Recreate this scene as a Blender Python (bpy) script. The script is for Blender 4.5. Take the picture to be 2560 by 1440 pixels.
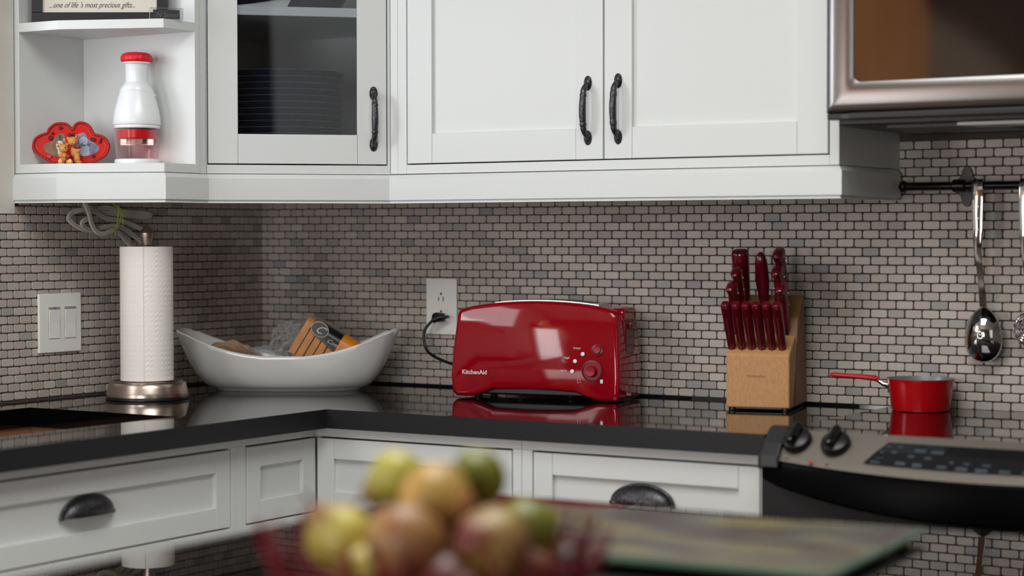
import bpy, bmesh, math, random
from mathutils import Vector, Matrix, noise
random.seed(7)
PI = math.pi
S = bpy.context.scene
COL = S.collection
for o in list(bpy.data.objects):
    bpy.data.objects.remove(o)

# ------------------------------------------------------------------ camera
CAM = Vector((3.04413749, -3.72906362, 1.26116557))
CR = Vector((0.8478163, 0.53028833, -0.00134338))
CU = Vector((-0.01321464, 0.02365972, 0.99963273))
CF = Vector((-0.53012536, 0.84748717, -0.02706667))
cd = bpy.data.cameras.new('camera')
cam = bpy.data.objects.new('camera', cd)
COL.objects.link(cam)
cam.matrix_world = Matrix(((CR.x, CU.x, -CF.x, CAM.x), (CR.y, CU.y, -CF.y, CAM.y), (CR.z, CU.z, -CF.z, CAM.z), (0, 0, 0, 1)))
cd.sensor_width = 36.0
cd.lens = 4950.62 / 2560 * 36
cd.clip_start = 0.05
cd.dof.use_dof = True
cd.dof.focus_distance = 4.12
cd.dof.aperture_fstop = 2.3
S.camera = cam

# ------------------------------------------------------------------ sky, daylight, exposure
S.view_settings.view_transform = 'Standard'
S.view_settings.look = 'None'
S.view_settings.gamma = 1.0
S.view_settings.use_curve_mapping = False
S.view_settings.exposure = 0.0
w = bpy.data.worlds.new('world')
S.world = w
w.use_nodes = True
w.node_tree.nodes['Background'].inputs[0].default_value = (0.62, 0.75, 1.0, 1)
w.node_tree.nodes['Background'].inputs[1].default_value = 0.6


def area(name, loc, target, sx, sy, power, color, spread=PI):
    l = bpy.data.lights.new(name, 'AREA')
    l.shape = 'RECTANGLE'
    l.size, l.size_y, l.energy, l.color, l.spread = sx, sy, power, color, spread
    o = bpy.data.objects.new(name, l)
    COL.objects.link(o)
    o.location = loc
    o.rotation_euler = (Vector(target) - Vector(loc)).to_track_quat('-Z', 'Y').to_euler()
    return o


# daylight through the window over the sink (left wall)
area('daylight_sink_window', (-1.30, -3.20, 2.02), (0.6, -0.60, 1.50), 0.85, 0.80, 12, (0.94, 0.97, 1.0))
area('daylight_window_opening', (-0.10, -1.75, 1.72), (0.40, -0.62, 1.50), 0.75, 0.62, 6.0, (0.97, 0.98, 1.0))
area('front_fill', (2.15, -5.12, 1.12), (1.0, -0.5, 1.15), 0.95, 1.20, 37, (0.97, 0.985, 1.0))  # front fill added to light the backsplash under the wall cabinets
area('daylight_patio_door', (0.10, -3.90, 1.18), (1.0, -0.6, 1.15), 0.64, 1.10, 18, (0.98, 0.985, 1.0))
area('side_fill', (5.42, -3.50, 1.70), (0.5, -2.2, 1.4), 1.7, 1.7, 6.5, (0.97, 1.0, 0.97))  # side fill added to lift right-facing fronts and reflect in the cabinet glass
area('ceiling_light', (1.85, -1.95, 2.55), (1.85, -1.95, 0), 1.3, 1.3, 40, (0.98, 1.0, 0.97))
# warm spot added indoors, throws a sun-like patch on the pine panelling
sp_ = bpy.data.lights.new('pine_spot', 'SPOT')
sp_.energy, sp_.color, sp_.spot_size, sp_.spot_blend, sp_.shadow_soft_size = 1500, (1.0, 0.86, 0.70), math.radians(27), 0.15, 0.03
so_ = bpy.data.objects.new('pine_spot', sp_)
COL.objects.link(so_)
so_.location = (3.0, -3.9, 2.0)
so_.rotation_euler = (Vector((0.0, -4.75, 1.7)) - Vector(so_.location)).to_track_quat('-Z', 'Y').to_euler()

# ------------------------------------------------------------------ helpers


def lin(c):
    return tuple(((v / 255) / 12.92 if v / 255 <= 0.04045 else ((v / 255 + 0.055) / 1.055) ** 2.4) for v in c) + (1,)


def mat(name, rgb, rough=0.5, metal=0.0, spec=0.5, bump=None, coat=0.0, vary=None, trans=0.0, ior=1.45, aniso=0):
    """rgb in sRGB 0-255; bump=(scale, strength); vary=(scale, rgb2, amount)"""
    m = bpy.data.materials.new(name)
    m.use_nodes = True
    nt = m.node_tree
    b = nt.nodes['Principled BSDF']
    b.inputs['Base Color'].default_value = lin(rgb)
    b.inputs['Roughness'].default_value = rough
    b.inputs['Metallic'].default_value = metal
    b.inputs['Specular IOR Level'].default_value = spec
    b.inputs['Coat Weight'].default_value = coat
    b.inputs['Coat Roughness'].default_value = 0.05
    b.inputs['Transmission Weight'].default_value = trans
    b.inputs['IOR'].default_value = ior
    tc = nt.nodes.new('ShaderNodeTexCoord')
    if bump:
        n = nt.nodes.new('ShaderNodeTexNoise')
        n.inputs['Scale'].default_value = bump[0]
        n.inputs['Detail'].default_value = 3
        nt.links.new(tc.outputs['Object'], n.inputs['Vector'])
        bp = nt.nodes.new('ShaderNodeBump')
        bp.inputs['Strength'].default_value = bump[1]
        bp.inputs['Distance'].default_value = 0.002
        nt.links.new(n.outputs['Fac'], bp.inputs['Height'])
        nt.links.new(bp.outputs['Normal'], b.inputs['Normal'])
    if vary:
        n = nt.nodes.new('ShaderNodeTexNoise')
        n.inputs['Scale'].default_value = vary[0]
        n.inputs['Detail'].default_value = 4
        mp = nt.nodes.new('ShaderNodeMapping')
        if len(vary) > 3:
            mp.inputs['Scale'].default_value = vary[3]
        nt.links.new(tc.outputs['Object'], mp.inputs['Vector'])
        nt.links.new(mp.outputs['Vector'], n.inputs['Vector'])
        r = nt.nodes.new('ShaderNodeValToRGB')
        r.color_ramp.elements[0].color = lin(rgb)
        r.color_ramp.elements[1].color = lin(vary[1])
        r.color_ramp.elements[0].position = 0.5 - vary[2]
        r.color_ramp.elements[1].position = 0.5 + vary[2]
        nt.links.new(n.outputs['Fac'], r.inputs['Fac'])
        nt.links.new(r.outputs['Color'], b.inputs['Base Color'])
    return m


class MB:
    def __init__(s):
        s.bm = bmesh.new()

    def add(s, vs, fs):
        v = [s.bm.verts.new(p) for p in vs]
        for f in fs:
            try:
                s.bm.faces.new([v[i] for i in f])
            except ValueError:
                pass
        return v

    def box(s, x0, x1, y0, y1, z0, z1):
        s.add([(x0, y0, z0), (x1, y0, z0), (x1, y1, z0), (x0, y1, z0), (x0, y0, z1), (x1, y0, z1), (x1, y1, z1), (x0, y1, z1)],
              [(0, 3, 2, 1), (4, 5, 6, 7), (0, 1, 5, 4), (1, 2, 6, 5), (2, 3, 7, 6), (3, 0, 4, 7)])
        return s

    def prism(s, poly, a, b, axis='z'):
        """poly: 2D points; extruded from a to b along axis. axis z:(x,y) x:(y,z) y:(x,z)"""
        def P(p, t):
            return {'z': (p[0], p[1], t), 'x': (t, p[0], p[1]), 'y': (p[0], t, p[1])}[axis]
        n = len(poly)
        s.add([P(p, a) for p in poly] + [P(p, b) for p in poly],
              [tuple(range(n))[::-1], tuple(range(n, 2 * n))] + [(i, (i + 1) % n, n + (i + 1) % n, n + i) for i in range(n)])
        return s

    def loft(s, rings, cap=True, closed=True):
        n = len(rings[0])
        vs = [p for r in rings for p in r]
        fs = []
        for k in range(len(rings) - 1):
            for i in range(n if closed else n - 1):
                j = (i + 1) % n
                fs.append((k * n + i, k * n + j, (k + 1) * n + j, (k + 1) * n + i))
        if cap:
            fs.append(tuple(range(n))[::-1])
            fs.append(tuple(range((len(rings) - 1) * n, len(rings) * n)))
        s.add(vs, fs)
        return s

    def lathe(s, prof, seg=32, c=(0, 0, 0), cap=True, flute=None):
        rings = []
        for r, z in prof:
            ring = []
            for i in range(seg):
                a = 2 * PI * i / seg
                rr = r * (flute(a, r, z) if flute else 1)
                ring.append((c[0] + rr * math.cos(a), c[1] + rr * math.sin(a), c[2] + z))
            rings.append(ring)
        return s.loft(rings, cap)

    def tube(s, pts, rad, seg=8, sx=1.0, cap=True, up=None):
        """rad: number or list; cross-section scaled sx along the side vector"""
        pts = [Vector(p) for p in pts]
        n = len(pts)
        rad = rad if isinstance(rad, (list, tuple)) else [rad] * n
        t0 = (pts[1] - pts[0]).normalized()
        ref = Vector(up) if up else (Vector((0, 0, 1)) if abs(t0.z) < 0.9 else Vector((1, 0, 0)))
        rings = []
        side = t0.cross(ref).normalized()
        for i in range(n):
            t = (pts[min(i + 1, n - 1)] - pts[max(i - 1, 0)]).normalized()
            side = (side - t * side.dot(t)).normalized()
            nn = side.cross(t)
            rings.append([pts[i] + (side * math.cos(2 * PI * k / seg) * sx + nn * math.sin(2 * PI * k / seg)) * rad[i] for k in range(seg)])
        return s.loft(rings, cap)

    def build(s, name, m=None, parent=None, smooth=None, bevel=0, seg=2, loc=None, rot=None, sub=0):
        bmesh.ops.recalc_face_normals(s.bm, faces=s.bm.faces)
        me = bpy.data.meshes.new(name)
        s.bm.to_mesh(me)
        s.bm.free()
        if m:
            me.materials.append(m)
        o = bpy.data.objects.new(name, me)
        COL.objects.link(o)
        if parent:
            o.parent = parent
        if loc:
            o.location = loc
        if rot:
            o.rotation_euler = rot
        if bevel:
            md = o.modifiers.new('bevel', 'BEVEL')
            md.width = bevel
            md.segments = seg
            md.limit_method = 'ANGLE'
            md.angle_limit = 0.6
            md.harden_normals = False
        if sub:
            md = o.modifiers.new('sub', 'SUBSURF')
            md.levels = md.render_levels = sub
        if smooth is not None:
            for f in me.polygons:
                f.use_smooth = True
            if smooth < 3:
                me.set_sharp_from_angle(angle=smooth)
        return o


def tag(o, label=None, cat=None, group=None, kind=None):
    for k, v in (('label', label), ('category', cat), ('group', group), ('kind', kind)):
        if v:
            o[k] = v
    return o


def thing(name, label, cat, loc=(0, 0, 0), rz=0.0, group=None):
    o = bpy.data.objects.new(name, None)
    COL.objects.link(o)
    o.empty_display_size = 0.05
    o.location = loc
    o.rotation_euler = (0, 0, rz)
    return tag(o, label, cat, group)


def copy_tree(o, parent=None):
    c = o.copy()
    COL.objects.link(c)
    c.parent = parent
    for ch in list(o.children):
        copy_tree(ch, c)
    return c


def text(name, body, size, m, parent, loc, rot=(PI / 2, 0, 0), off=0.0, shear=0.0, ext=0.0002, sx=1.0, align='LEFT', space=1.0):
    c = bpy.data.curves.new(name, 'FONT')
    c.body, c.size, c.offset, c.shear, c.extrude, c.align_x, c.space_character = body, size, off, shear, ext, align, space
    c.resolution_u = 3
    t = bpy.data.objects.new(name + '_tmp', c)
    COL.objects.link(t)
    bpy.context.view_layer.update()
    me = bpy.data.meshes.new_from_object(t.evaluated_get(bpy.context.evaluated_depsgraph_get()))
    bpy.data.objects.remove(t)
    me.name = name
    me.materials.clear()
    me.materials.append(m)
    o = bpy.data.objects.new(name, me)
    COL.objects.link(o)
    o.parent = parent
    o.location = loc
    o.rotation_euler = rot
    o.scale = (sx, 1, 1)
    return o


def smoothpts(pts, n=6):
    """Catmull-Rom through points"""
    P = [Vector(p) for p in pts]
    P = [P[0] * 2 - P[1]] + P + [P[-1] * 2 - P[-2]]
    out = []
    for i in range(1, len(P) - 2):
        for k in range(n):
            t = k / n
            out.append(0.5 * ((2 * P[i]) + (P[i + 1] - P[i - 1]) * t + (2 * P[i - 1] - 5 * P[i] + 4 * P[i + 1] - P[i + 2]) * t * t
                              + (3 * P[i] - P[i - 1] - 3 * P[i + 1] + P[i + 2]) * t ** 3))
    out.append(P[-2])
    return out


# ------------------------------------------------------------------ materials
M = {}
M['white'] = mat('cabinet_paint', (213, 215, 214), 0.38, bump=(60, 0.02))
M['gap'] = mat('painted_gap_shade', (46, 22, 26), 0.8)  # dark red-brown colour paints in the shade of the door gaps
M['granite'] = mat('black_granite', (14, 14, 15), 0.045, spec=0.85, vary=(900, (24, 24, 26), 0.2))
M['granite_island'] = mat('island_granite', (11, 11, 12), 0.012, spec=0.85)
M['granite_edge'] = mat('honed_granite_edge', (36, 36, 39), 0.42, spec=0.3, vary=(700, (27, 27, 30), 0.2))
M['plaster'] = mat('plaster', (208, 204, 192), 0.85, bump=(25, 0.5), vary=(12, (216, 212, 202), 0.3))
M['wallpaint'] = mat('wall_paint', (150, 144, 136), 0.85, bump=(40, 0.1))
M['ceiling'] = mat('ceiling_paint', (215, 212, 205), 0.9)
M['floor'] = mat('floor_wood', (120, 84, 56), 0.35, vary=(3, (92, 60, 38), 0.3, (1, 12, 1)), bump=(30, 0.05))
M['grout'] = mat('grout', (84, 74, 69), 0.9, bump=(900, 0.5))
M['pewter'] = mat('antique_pewter', (54, 53, 56), 0.34, 0.9, bump=(500, 0.3), vary=(220, (92, 91, 94), 0.18))
M['glossred'] = mat('gloss_red_plastic', (142, 0, 20), 0.07, spec=0.5, coat=0.25)
M['darkred'] = mat('dark_red_plastic', (92, 6, 20), 0.2, spec=0.5)
M['steel'] = mat('brushed_steel', (196, 190, 184), 0.24, 1.0, bump=(400, 0.03))
M['chrome'] = mat('polished_steel', (205, 205, 206), 0.06, 1.0)
M['nickel'] = mat('brushed_nickel', (190, 174, 162), 0.28, 1.0)
M['blackplastic'] = mat('black_plastic', (16, 16, 17), 0.35)
M['blackgloss'] = mat('black_glass', (7, 7, 9), 0.04, spec=0.6)
M['blackiron'] = mat('black_iron', (14, 12, 12), 0.3, 0.3)
M['offwhite'] = mat('white_plastic', (240, 238, 234), 0.3)
M['porcelain'] = mat('white_porcelain', (222, 220, 218), 0.09, spec=0.6, coat=0.3)
M['paper'] = mat('paper_towel', (246, 240, 234), 0.95)
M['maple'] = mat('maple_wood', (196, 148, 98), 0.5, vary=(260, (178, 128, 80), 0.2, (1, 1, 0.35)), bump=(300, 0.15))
M['maple_shaded'] = mat('maple_wood_shaded', (136, 96, 56), 0.5, vary=(9, (120, 82, 46), 0.3, (1, 1, 0.15)), bump=(300, 0.15))  # same maple, with the shade on the rear block put into its colour
M['whiteprint'] = mat('white_print', (225, 220, 218), 0.5)

# ------------------------------------------------------------------ room shell
C = 0.915                      # counter top height
ZJ = 1.3215                    # reference mortar joint
RH = 0.0175
wb = MB().box(-0.12, 5.5, 0.0005, 0.12, 0, 2.6).build('wall_back', M['wallpaint'])
MB().box(0, 1.6, 0, 0.0006, 0.90, 1.345).box(1.6, 3.46, 0, 0.0006, 0.90, 1.457).build('grout_bed', M['grout'], wb)
tag(wb, kind='structure')
b = MB()
WY0, WY1, WZ0, WZ1 = -2.25, -0.88, 1.40, 2.25
b.box(-0.12, -0.0005, -5.4, WY0, 0, 2.6).box(-0.12, -0.0005, WY1, 0, 0, 2.6).box(-0.12, -0.0005, WY0, WY1, 0, WZ0).box(-0.12, -0.0005, WY0, WY1, WZ1, 2.6)
wl = tag(b.build('wall_left', M['wallpaint']), kind='structure')
MB().box(-0.0006, 0, -0.802, 0, 0.90, 1.345).box(-0.0006, 0, -2.53, -0.802, 0.90, 1.3045).build('grout_bed', M['grout'], wl)
tag(MB().box(-0.12, 5.5, -5.4, 0.12, -0.1, 0).build('floor', M['floor']), kind='structure')
tag(MB().box(-0.12, 5.5, -5.4, 0.12, 2.6, 2.7).build('ceiling', M['ceiling']), kind='structure')
tag(MB().box(5.5, 5.6, -5.4, 0.12, 0, 2.6).build('wall_right', M['wallpaint']), kind='structure')
b = MB()
b.box(-0.12, 1.62, -5.4, -5.3, 0, 2.6).box(2.68, 5.5, -5.4, -5.3, 0, 2.6).box(1.62, 2.68, -5.4, -5.3, 1.75, 2.6).box(1.62, 2.68, -5.4, -5.3, 0, 0.48)
tag(b.build('wall_front', M['wallpaint']), kind='structure')
# plaster reveal that the tiles stop against, left of the open shelves
b = MB()
b.box(0.0, 0.007, WY1, -0.806, 1.3045, 2.6).box(0, 0.007, -5.3, WY1, WZ1, 2.6).box(0, 0.007, -5.3, WY0, 1.0, WZ1)
tag(b.build('trim_1', M['plaster'], bevel=0.002), kind='structure')
woodframe = mat('orange_pine', (190, 136, 88), 0.35, vary=(5, (166, 110, 66), 0.3, (1, 1, 0.2)))
win = thing('window_1', None, None)
del_keys = None
tag(win, kind='structure')
b = MB()
for (y0, y1, z0, z1) in ((WY0, WY1, WZ0, WZ0 + .05), (WY0, WY1, WZ1 - .05, WZ1), (WY0, WY0 + .05, WZ0, WZ1), (WY1 - .05, WY1, WZ0, WZ1)):
    b.box(-0.08, 0.012, y0, y1, z0, z1)
b.build('window_frame', M['white'], win, bevel=0.003)
# pine doorway further along the left wall (seen only in reflections)
dr = thing('door_1', None, None, (0, 0, 0))
tag(dr, kind='structure')
b = MB()
for k in range(5):
    b.box(0.0, 0.03, -5.28 + .19 * k + .003, -5.28 + .19 * (k + 1) - .003, 0, 2.4)
b.build('door_panel', woodframe, dr, bevel=0.003)
b = MB()
b.box(0, 0.07, -3.56, -3.42, 0, 1.9).box(0, 0.07, -4.33, -4.24, 0, 1.9).box(0, 0.07, -4.33, -3.42, 1.76, 1.9).box(0, 0.05, -4.24, -3.56, 0.0, 0.68)
b.build('door_frame', woodframe, dr, bevel=0.004)
w2 = thing('window_2', None, None)
tag(w2, kind='structure')
b = MB()
for x in (1.62, 2.62):
    b.box(x, x + 0.06, -5.36, -5.28, 0.48, 1.75)
b.box(1.62, 2.68, -5.36, -5.28, 0.48, 0.54).box(1.62, 2.68, -5.36, -5.28, 1.69, 1.75)
b.build('window_frame', woodframe, w2)

# ------------------------------------------------------------------ mosaic tiles


def tile_material(name, attr):
    m = bpy.data.materials.new(name)
    m.use_nodes = True
    nt = m.node_tree
    p = nt.nodes['Principled BSDF']
    p.inputs['Roughness'].default_value = 0.42
    p.inputs['Specular IOR Level'].default_value = 0.45
    if attr:
        a = nt.nodes.new('ShaderNodeAttribute')
        a.attribute_name = 'rnd'
        out = a.outputs['Fac']
    else:
        a = nt.nodes.new('ShaderNodeObjectInfo')
        out = a.outputs['Random']
    r = nt.nodes.new('ShaderNodeValToRGB')
    cr = r.color_ramp
    cr.interpolation = 'CONSTANT'
    pal = [(0, (194, 184, 174)), (.14, (200, 191, 181)), (.3, (188, 178, 168)), (.42, (196, 186, 176)), (.55, (206, 197, 187)), (.66, (190, 179, 170)),
           (.78, (196, 182, 173)), (.87, (176, 171, 165)), (.93, (164, 160, 157)), (.965, (202, 187, 178))]
    while len(cr.elements) < len(pal):
        cr.elements.new(0.5)
    for e, (q, c) in zip(cr.elements, pal):
        e.position = q
        e.color = lin(c)
    nt.links.new(out, r.inputs['Fac'])
    tc = nt.nodes.new('ShaderNodeNewGeometry')
    n = nt.nodes.new('ShaderNodeTexNoise')
    n.inputs['Scale'].default_value = 420
    n.inputs['Detail'].default_value = 3
    nt.links.new(tc.outputs['Position'], n.inputs['Vector'])
    mx = nt.nodes.new('ShaderNodeMix')
    mx.data_type = 'RGBA'
    mx.blend_type = 'MULTIPLY'
    mx.inputs['Factor'].default_value = 0.25
    nt.links.new(r.outputs['Color'], mx.inputs['A'])
    nt.links.new(n.outputs['Fac'], mx.inputs['B'])
    bc = nt.nodes.new('ShaderNodeBrightContrast')
    bc.inputs['Bright'].default_value = 0.0
    nt.links.new(mx.outputs['Result'], bc.inputs['Color'])
    nt.links.new(bc.outputs['Color'], p.inputs['Base Color'])
    bp = nt.nodes.new('ShaderNodeBump')
    bp.inputs['Strength'].default_value = 0.25
    bp.inputs['Distance'].default_value = 0.0006
    nt.links.new(n.outputs['Fac'], bp.inputs['Height'])
    nt.links.new(bp.outputs['Normal'], p.inputs['Normal'])
    return m


M['tile'] = tile_material('tumbled_stone_tile', False)
M['tile_joined'] = tile_material('tumbled_stone_tile_joined', True)


def tile_shape(wd, ht, th=0.0035):
    """vertices/faces, front toward -y, centre at origin of back face"""
    ch, bv = 0.0026, 0.0011
    def ring(hw, hh, c, y):
        return [(-hw + c, y, -hh), (hw - c, y, -hh), (hw, y, -hh + c), (hw, y, hh - c), (hw - c, y, hh), (-hw + c, y, hh), (-hw, y, hh - c), (-hw, y, -hh + c)]
    hw, hh = wd / 2, ht / 2
    vs = ring(hw, hh, ch, 0) + ring(hw, hh, ch, -th + bv * 0.8) + ring(hw - bv, hh - bv, ch, -th)
    fs = []
    for k in (0, 1):
        for i in range(8):
            j = (i + 1) % 8
            fs.append((k * 8 + i, k * 8 + j, (k + 1) * 8 + j, (k + 1) * 8 + i))
    fs.append(tuple(range(16, 24)))
    return vs, fs


def project(P):
    d = P - CAM
    z = d.dot(CF)
    return 1280 + 4950.6 * d.dot(CR) / z, 720 - 4950.6 * d.dot(CU) / z, z


def tile_mesh(wd, ht):
    vs, fs = tile_shape(wd, ht)
    me = bpy.data.meshes.new('tile')
    me.from_pydata(vs, [], fs)
    me.materials.append(M['tile'])
    return me


def tile_wall(wall, axis, pw, first, count, keep):
    """axis 'B': back wall, tiles along +x; 'L': left wall, along -y. first: distance of an even joint from the corner"""
    cells = []
    tw, th_ = pw - 0.0022, RH - 0.0020
    for j in range(-9, 23):
        zc = ZJ - (j + 0.5) * RH
        off = first if j % 2 == 0 else first - pw / 2
        d0 = off - pw * math.ceil(off / pw)
        n = 0
        while n < count:
            a0, a1 = max(d0 + n * pw, 0.0005), d0 + (n + 1) * pw
            n += 1
            if a1 - a0 < 0.006 or not keep((a0 + a1) / 2, zc, a1):
                continue
            cells.append(((a0 + a1) / 2, zc, a1 - a0 - 0.0022))
    rnd = random.Random(3)
    full = [c for c in cells if c[2] > tw - 0.0008]
    rest = [c for c in cells if c[2] <= tw - 0.0008]
    def world(c):
        return Vector((c[0], 0, c[1])) if axis == 'B' else Vector((0, -c[0], c[1]))
    vis = []
    for c in full:
        x, y, z = project(world(c))
        if 0 < x < 2560 and 0 < y < 1100:
            vis.append((z, c))
        else:
            rest.append(c)
    vis.sort(key=lambda t: t[0])
    rest += [c for _, c in vis[298:]]
    me = tile_mesh(tw, th_)
    rz = 0 if axis == 'B' else PI / 2
    for _, c in vis[:298]:
        o = bpy.data.objects.new('tile', me)
        COL.objects.link(o)
        o.parent = wall
        p = world((c[0] + rnd.uniform(-.0003, .0003), c[1] + rnd.uniform(-.0003, .0003)))
        o.location = p
        o.rotation_euler = (rnd.uniform(-.012, .012), rnd.uniform(-.008, .008), rz + rnd.uniform(-.02, .02))
    vs, fs, rv = [], [], []
    for c in rest:
        tv, tf = tile_shape(c[2], th_)
        mw = Matrix.Translation(world(c)) @ Matrix.Rotation(rz + rnd.uniform(-.02, .02), 4, 'Z') @ Matrix.Rotation(rnd.uniform(-.012, .012), 4, 'X') @ Matrix.Rotation(rnd.uniform(-.008, .008), 4, 'Y')
        k = len(vs)
        vs += [mw @ Vector(v) for v in tv]
        fs += [tuple(i + k for i in f) for f in tf]
        r = rnd.random()
        rv += [r] * len(tv)
    me2 = bpy.data.meshes.new('tiles')
    me2.from_pydata(vs, [], fs)
    at = me2.attributes.new('rnd', 'FLOAT', 'POINT')
    at.data.foreach_set('value', rv)
    me2.materials.append(M['tile_joined'])
    o = bpy.data.objects.new('far_tiles', me2)
    COL.objects.link(o)
    o.parent = wall
    o['kind'] = 'stuff'
    bm = bmesh.new()
    bm.from_mesh(me2)
    bmesh.ops.recalc_face_normals(bm, faces=bm.faces)
    bm.to_mesh(me2)
    bm.free()


tile_wall(wb, 'B', 0.035756, 1.1119 * RH, 100, lambda a, z, a1: (z < 1.3405 or a > 1.6) and z < 1.452 and a1 < 3.45)
tile_wall(wl, 'L', 0.033702, 1.9255 * RH, 80, lambda a, z, a1: (z < 1.304 or (a < 0.80 and z < 1.34)) and a1 < 2.52)
MB().box(0, 5.4, -0.004, 0, C, C + 0.004).build('caulk', M['granite'], wb)
MB().box(1.60, 3.45, -0.006, 0, 1.4525, 1.50).build('caulk', M['grout'], wb)

# ------------------------------------------------------------------ cabinets
LIM = 0.0012


def shaker(root, name, x0, x1, z0, z1, y=0.0, t=0.02, fr=0.0615, glass=None, panel_m=None, kids=None):
    """inset shaker front in root's local frame (front toward -y at y). returns the door/drawer part"""
    fr_t, fr_s = fr, fr
    if glass is None:
        d = MB().box(x0 + fr_s - .004, x1 - fr_s + .004, y + .0085, y + t, z0 + fr_t - .004, z1 - fr_t + .004).build(name, M['white'], root)
    else:
        d = MB().box(x0 + fr_s - .004, x1 - fr_s + .004, y + .011, y + .014, z0 + fr_t - .004, z1 - fr_t + .004).build(name, glass, root)
    for (a, b_) in ((x0, x0 + fr_s), (x1 - fr_s, x1)):
        MB().box(a, b_, y, y + t, z0, z1).build('stile', M['white'], d, bevel=0.0009)
    for (a, b_) in ((z0, z0 + fr_t), (z1 - fr_t, z1)):
        MB().box(x0 + fr_s + .0005, x1 - fr_s - .0005, y, y + t, a, b_).build('rail', M['white'], d, bevel=0.0012)
    return d


def bow_handle(parent, x, z0, z1, y=0.0):
    """antique bow pull: two oval feet, two bent arms, turned bar with rings; front toward -y"""
    h = MB()
    so = 0.019
    for s, z in ((1, z1), (-1, z0)):
        zc = z - s * 0.0135
        rings = []
        for k, (sc, yy) in enumerate(((1.0, 0), (1.0, -.0018), (.86, -.0032), (.80, -.0022), (.74, -.0022), (.5, -.0055), (.12, -.007))):
            rings.append([(x + 0.0088 * sc * math.cos(a), y + yy, zc + 0.0145 * sc * math.sin(a)) for a in [2 * PI * i / 20 for i in range(20)]])
        h.loft(rings)
        zi = z - s * 0.0175
        ze = z - s * 0.034
        h.tube([(x, y - .001, zi + s * .003), (x, y - .008, zi), (x, y - .014, zi - s * .006), (x, y - so, ze + s * .003), (x, y - so, ze - s * .004)], [.0052, .0052, .0058, .0062, .0058], 10)
    za, zb = z0 + .034, z1 - .034
    pts, rad = [], []
    n = 30
    for i in range(n + 1):
        t = i / n
        z = za + (zb - za) * t
        r = 0.0058 + 0.0014 * math.sin(PI * t)
        e = min(t, 1 - t) * (zb - za)
        if e < 0.011 and int(e / 0.0013) % 2 == 1:
            r += 0.0009
        elif e < 0.011:
            r -= 0.0004
        pts.append((x, y - so - 0.0035 * math.sin(PI * t), z))
        rad.append(r)
    h.tube(pts, rad, 12)
    return h.build('handle', M['pewter'], parent, smooth=0.8)


def cup_pull(parent, x, z, y=0.0, w_=0.125, hgt=0.034):
    """half-dome cup pull opening downward"""
    b = MB()
    n, k = 20, 8
    rings = []
    for j in range(k + 1):
        v = j / k * PI / 2
        ring = []
        for i in range(n + 1):
            u = PI * i / n
            su = max(0.0, math.sin(u))
            ring.append((x + w_ / 2 * .97 * math.cos(u), y - .002 - 0.024 * su ** .75 * math.sin(v), z + hgt * .97 * su * math.cos(v)))
        rings.append(ring)
    b.loft(rings, cap=False, closed=False)
    # rim flange
    pts = [(x + w_ / 2 * math.cos(PI * i / n), y - .003, z + hgt * math.sin(PI * i / n)) for i in range(n + 1)]
    b.tube(pts, 0.0032, 8)
    for s in (-1, 1):
        b.lathe([(0.0001, -.004), (.004, -.003), (.0048, 0), (.004, .003), (.0001, .004)], 10, (x + s * w_ / 2, y - .004, z))
    o = b.build('handle', M['pewter'], parent, smooth=1.0)
    sd = o.modifiers.new('solid', 'SOLIDIFY')
    sd.thickness = 0.0012
    return o


RAILP = [(0.0, 1.3868), (0.0005, 1.3868), (0.0075, 1.3795), (0.0085, 1.3780), (0.0085, 1.3335), (0.0065, 1.3322), (0.0035, 1.3316), (0.0035, 1.3302), (0.0055, 1.3290), (0.0058, 1.3268), (-0.014, 1.3268), (-0.014, 1.3868)]
RLINE = [Vector((1.6172, -0.02)), Vector((1.6172, -0.31)), Vector((0.602, -0.31)), Vector((0.33, -0.582)), Vector((0.33, -0.711)), Vector((0.125, -0.800)), Vector((0.002, -0.803))]


def rail_ring(i):
    P = RLINE
    def nrm(a, b_):
        d = (b_ - a).normalized()
        return Vector((-d.y, d.x))  # left of travel: travel runs right->left, so the room side is on the left
    if i == 0:
        n = nrm(P[0], P[1])
        s = 1
    elif i == len(P) - 1:
        n = nrm(P[-2], P[-1])
        s = 1
    else:
        n1, n2 = nrm(P[i - 1], P[i]), nrm(P[i], P[i + 1])
        n = (n1 + n2).normalized()
        s = 1 / n.dot(n1)
    return [(P[i].x + n.x * o_ * s, P[i].y + n.y * o_ * s, z) for o_, z in RAILP]


def light_rail(parent, idx):
    M_inv = parent.matrix_basis.inverted()
    b = MB()
    for i in range(idx[0], idx[1]):
        r0 = [M_inv @ Vector(p) for p in rail_ring(i)]
        r1 = [M_inv @ Vector(p) for p in rail_ring(i + 1)]
        b.loft([r0, r1])
    return b.build('light_rail', M['white'], parent)


TOP = 2.3
# --- wall cabinet on the back wall
cab = thing('wall_cabinet', 'white two-door shaker wall cabinet above the toaster, with two dark bow handles', 'cabinet', (0, -0.31, 0))
bpy.context.view_layer.update()
MB().box(0.6035, 1.6172, 0.02, 0.308, 1.3885, TOP).build('body', M['white'], cab)
MB().box(0.622, 0.6443, 0, 0.02, 1.3885, TOP).build('stile', M['white'], cab, bevel=.0006)
MB().box(0.6030, 0.6215, 0, 0.02, 1.3885, TOP).build('stile', M['white'], cab, bevel=.0006)
MB().box(1.5985, 1.6172, 0, 0.02, 1.3885, TOP).build('stile', M['white'], cab, bevel=.0006)
MB().box(0.6446, 1.5982, 0, 0.02, 1.3885, 1.4075).build('bottom_rail', M['white'], cab, bevel=.0006)
MB().box(0.6440, 1.5990, 0.0196, 0.0199, 1.40, TOP).build('gap_shade_sheet', M['gap'], cab)  # thin sheet coloured as the shade behind the door gaps
d = shaker(cab, 'door', 0.6468, 1.1174, 1.4100, 2.25)
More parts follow.
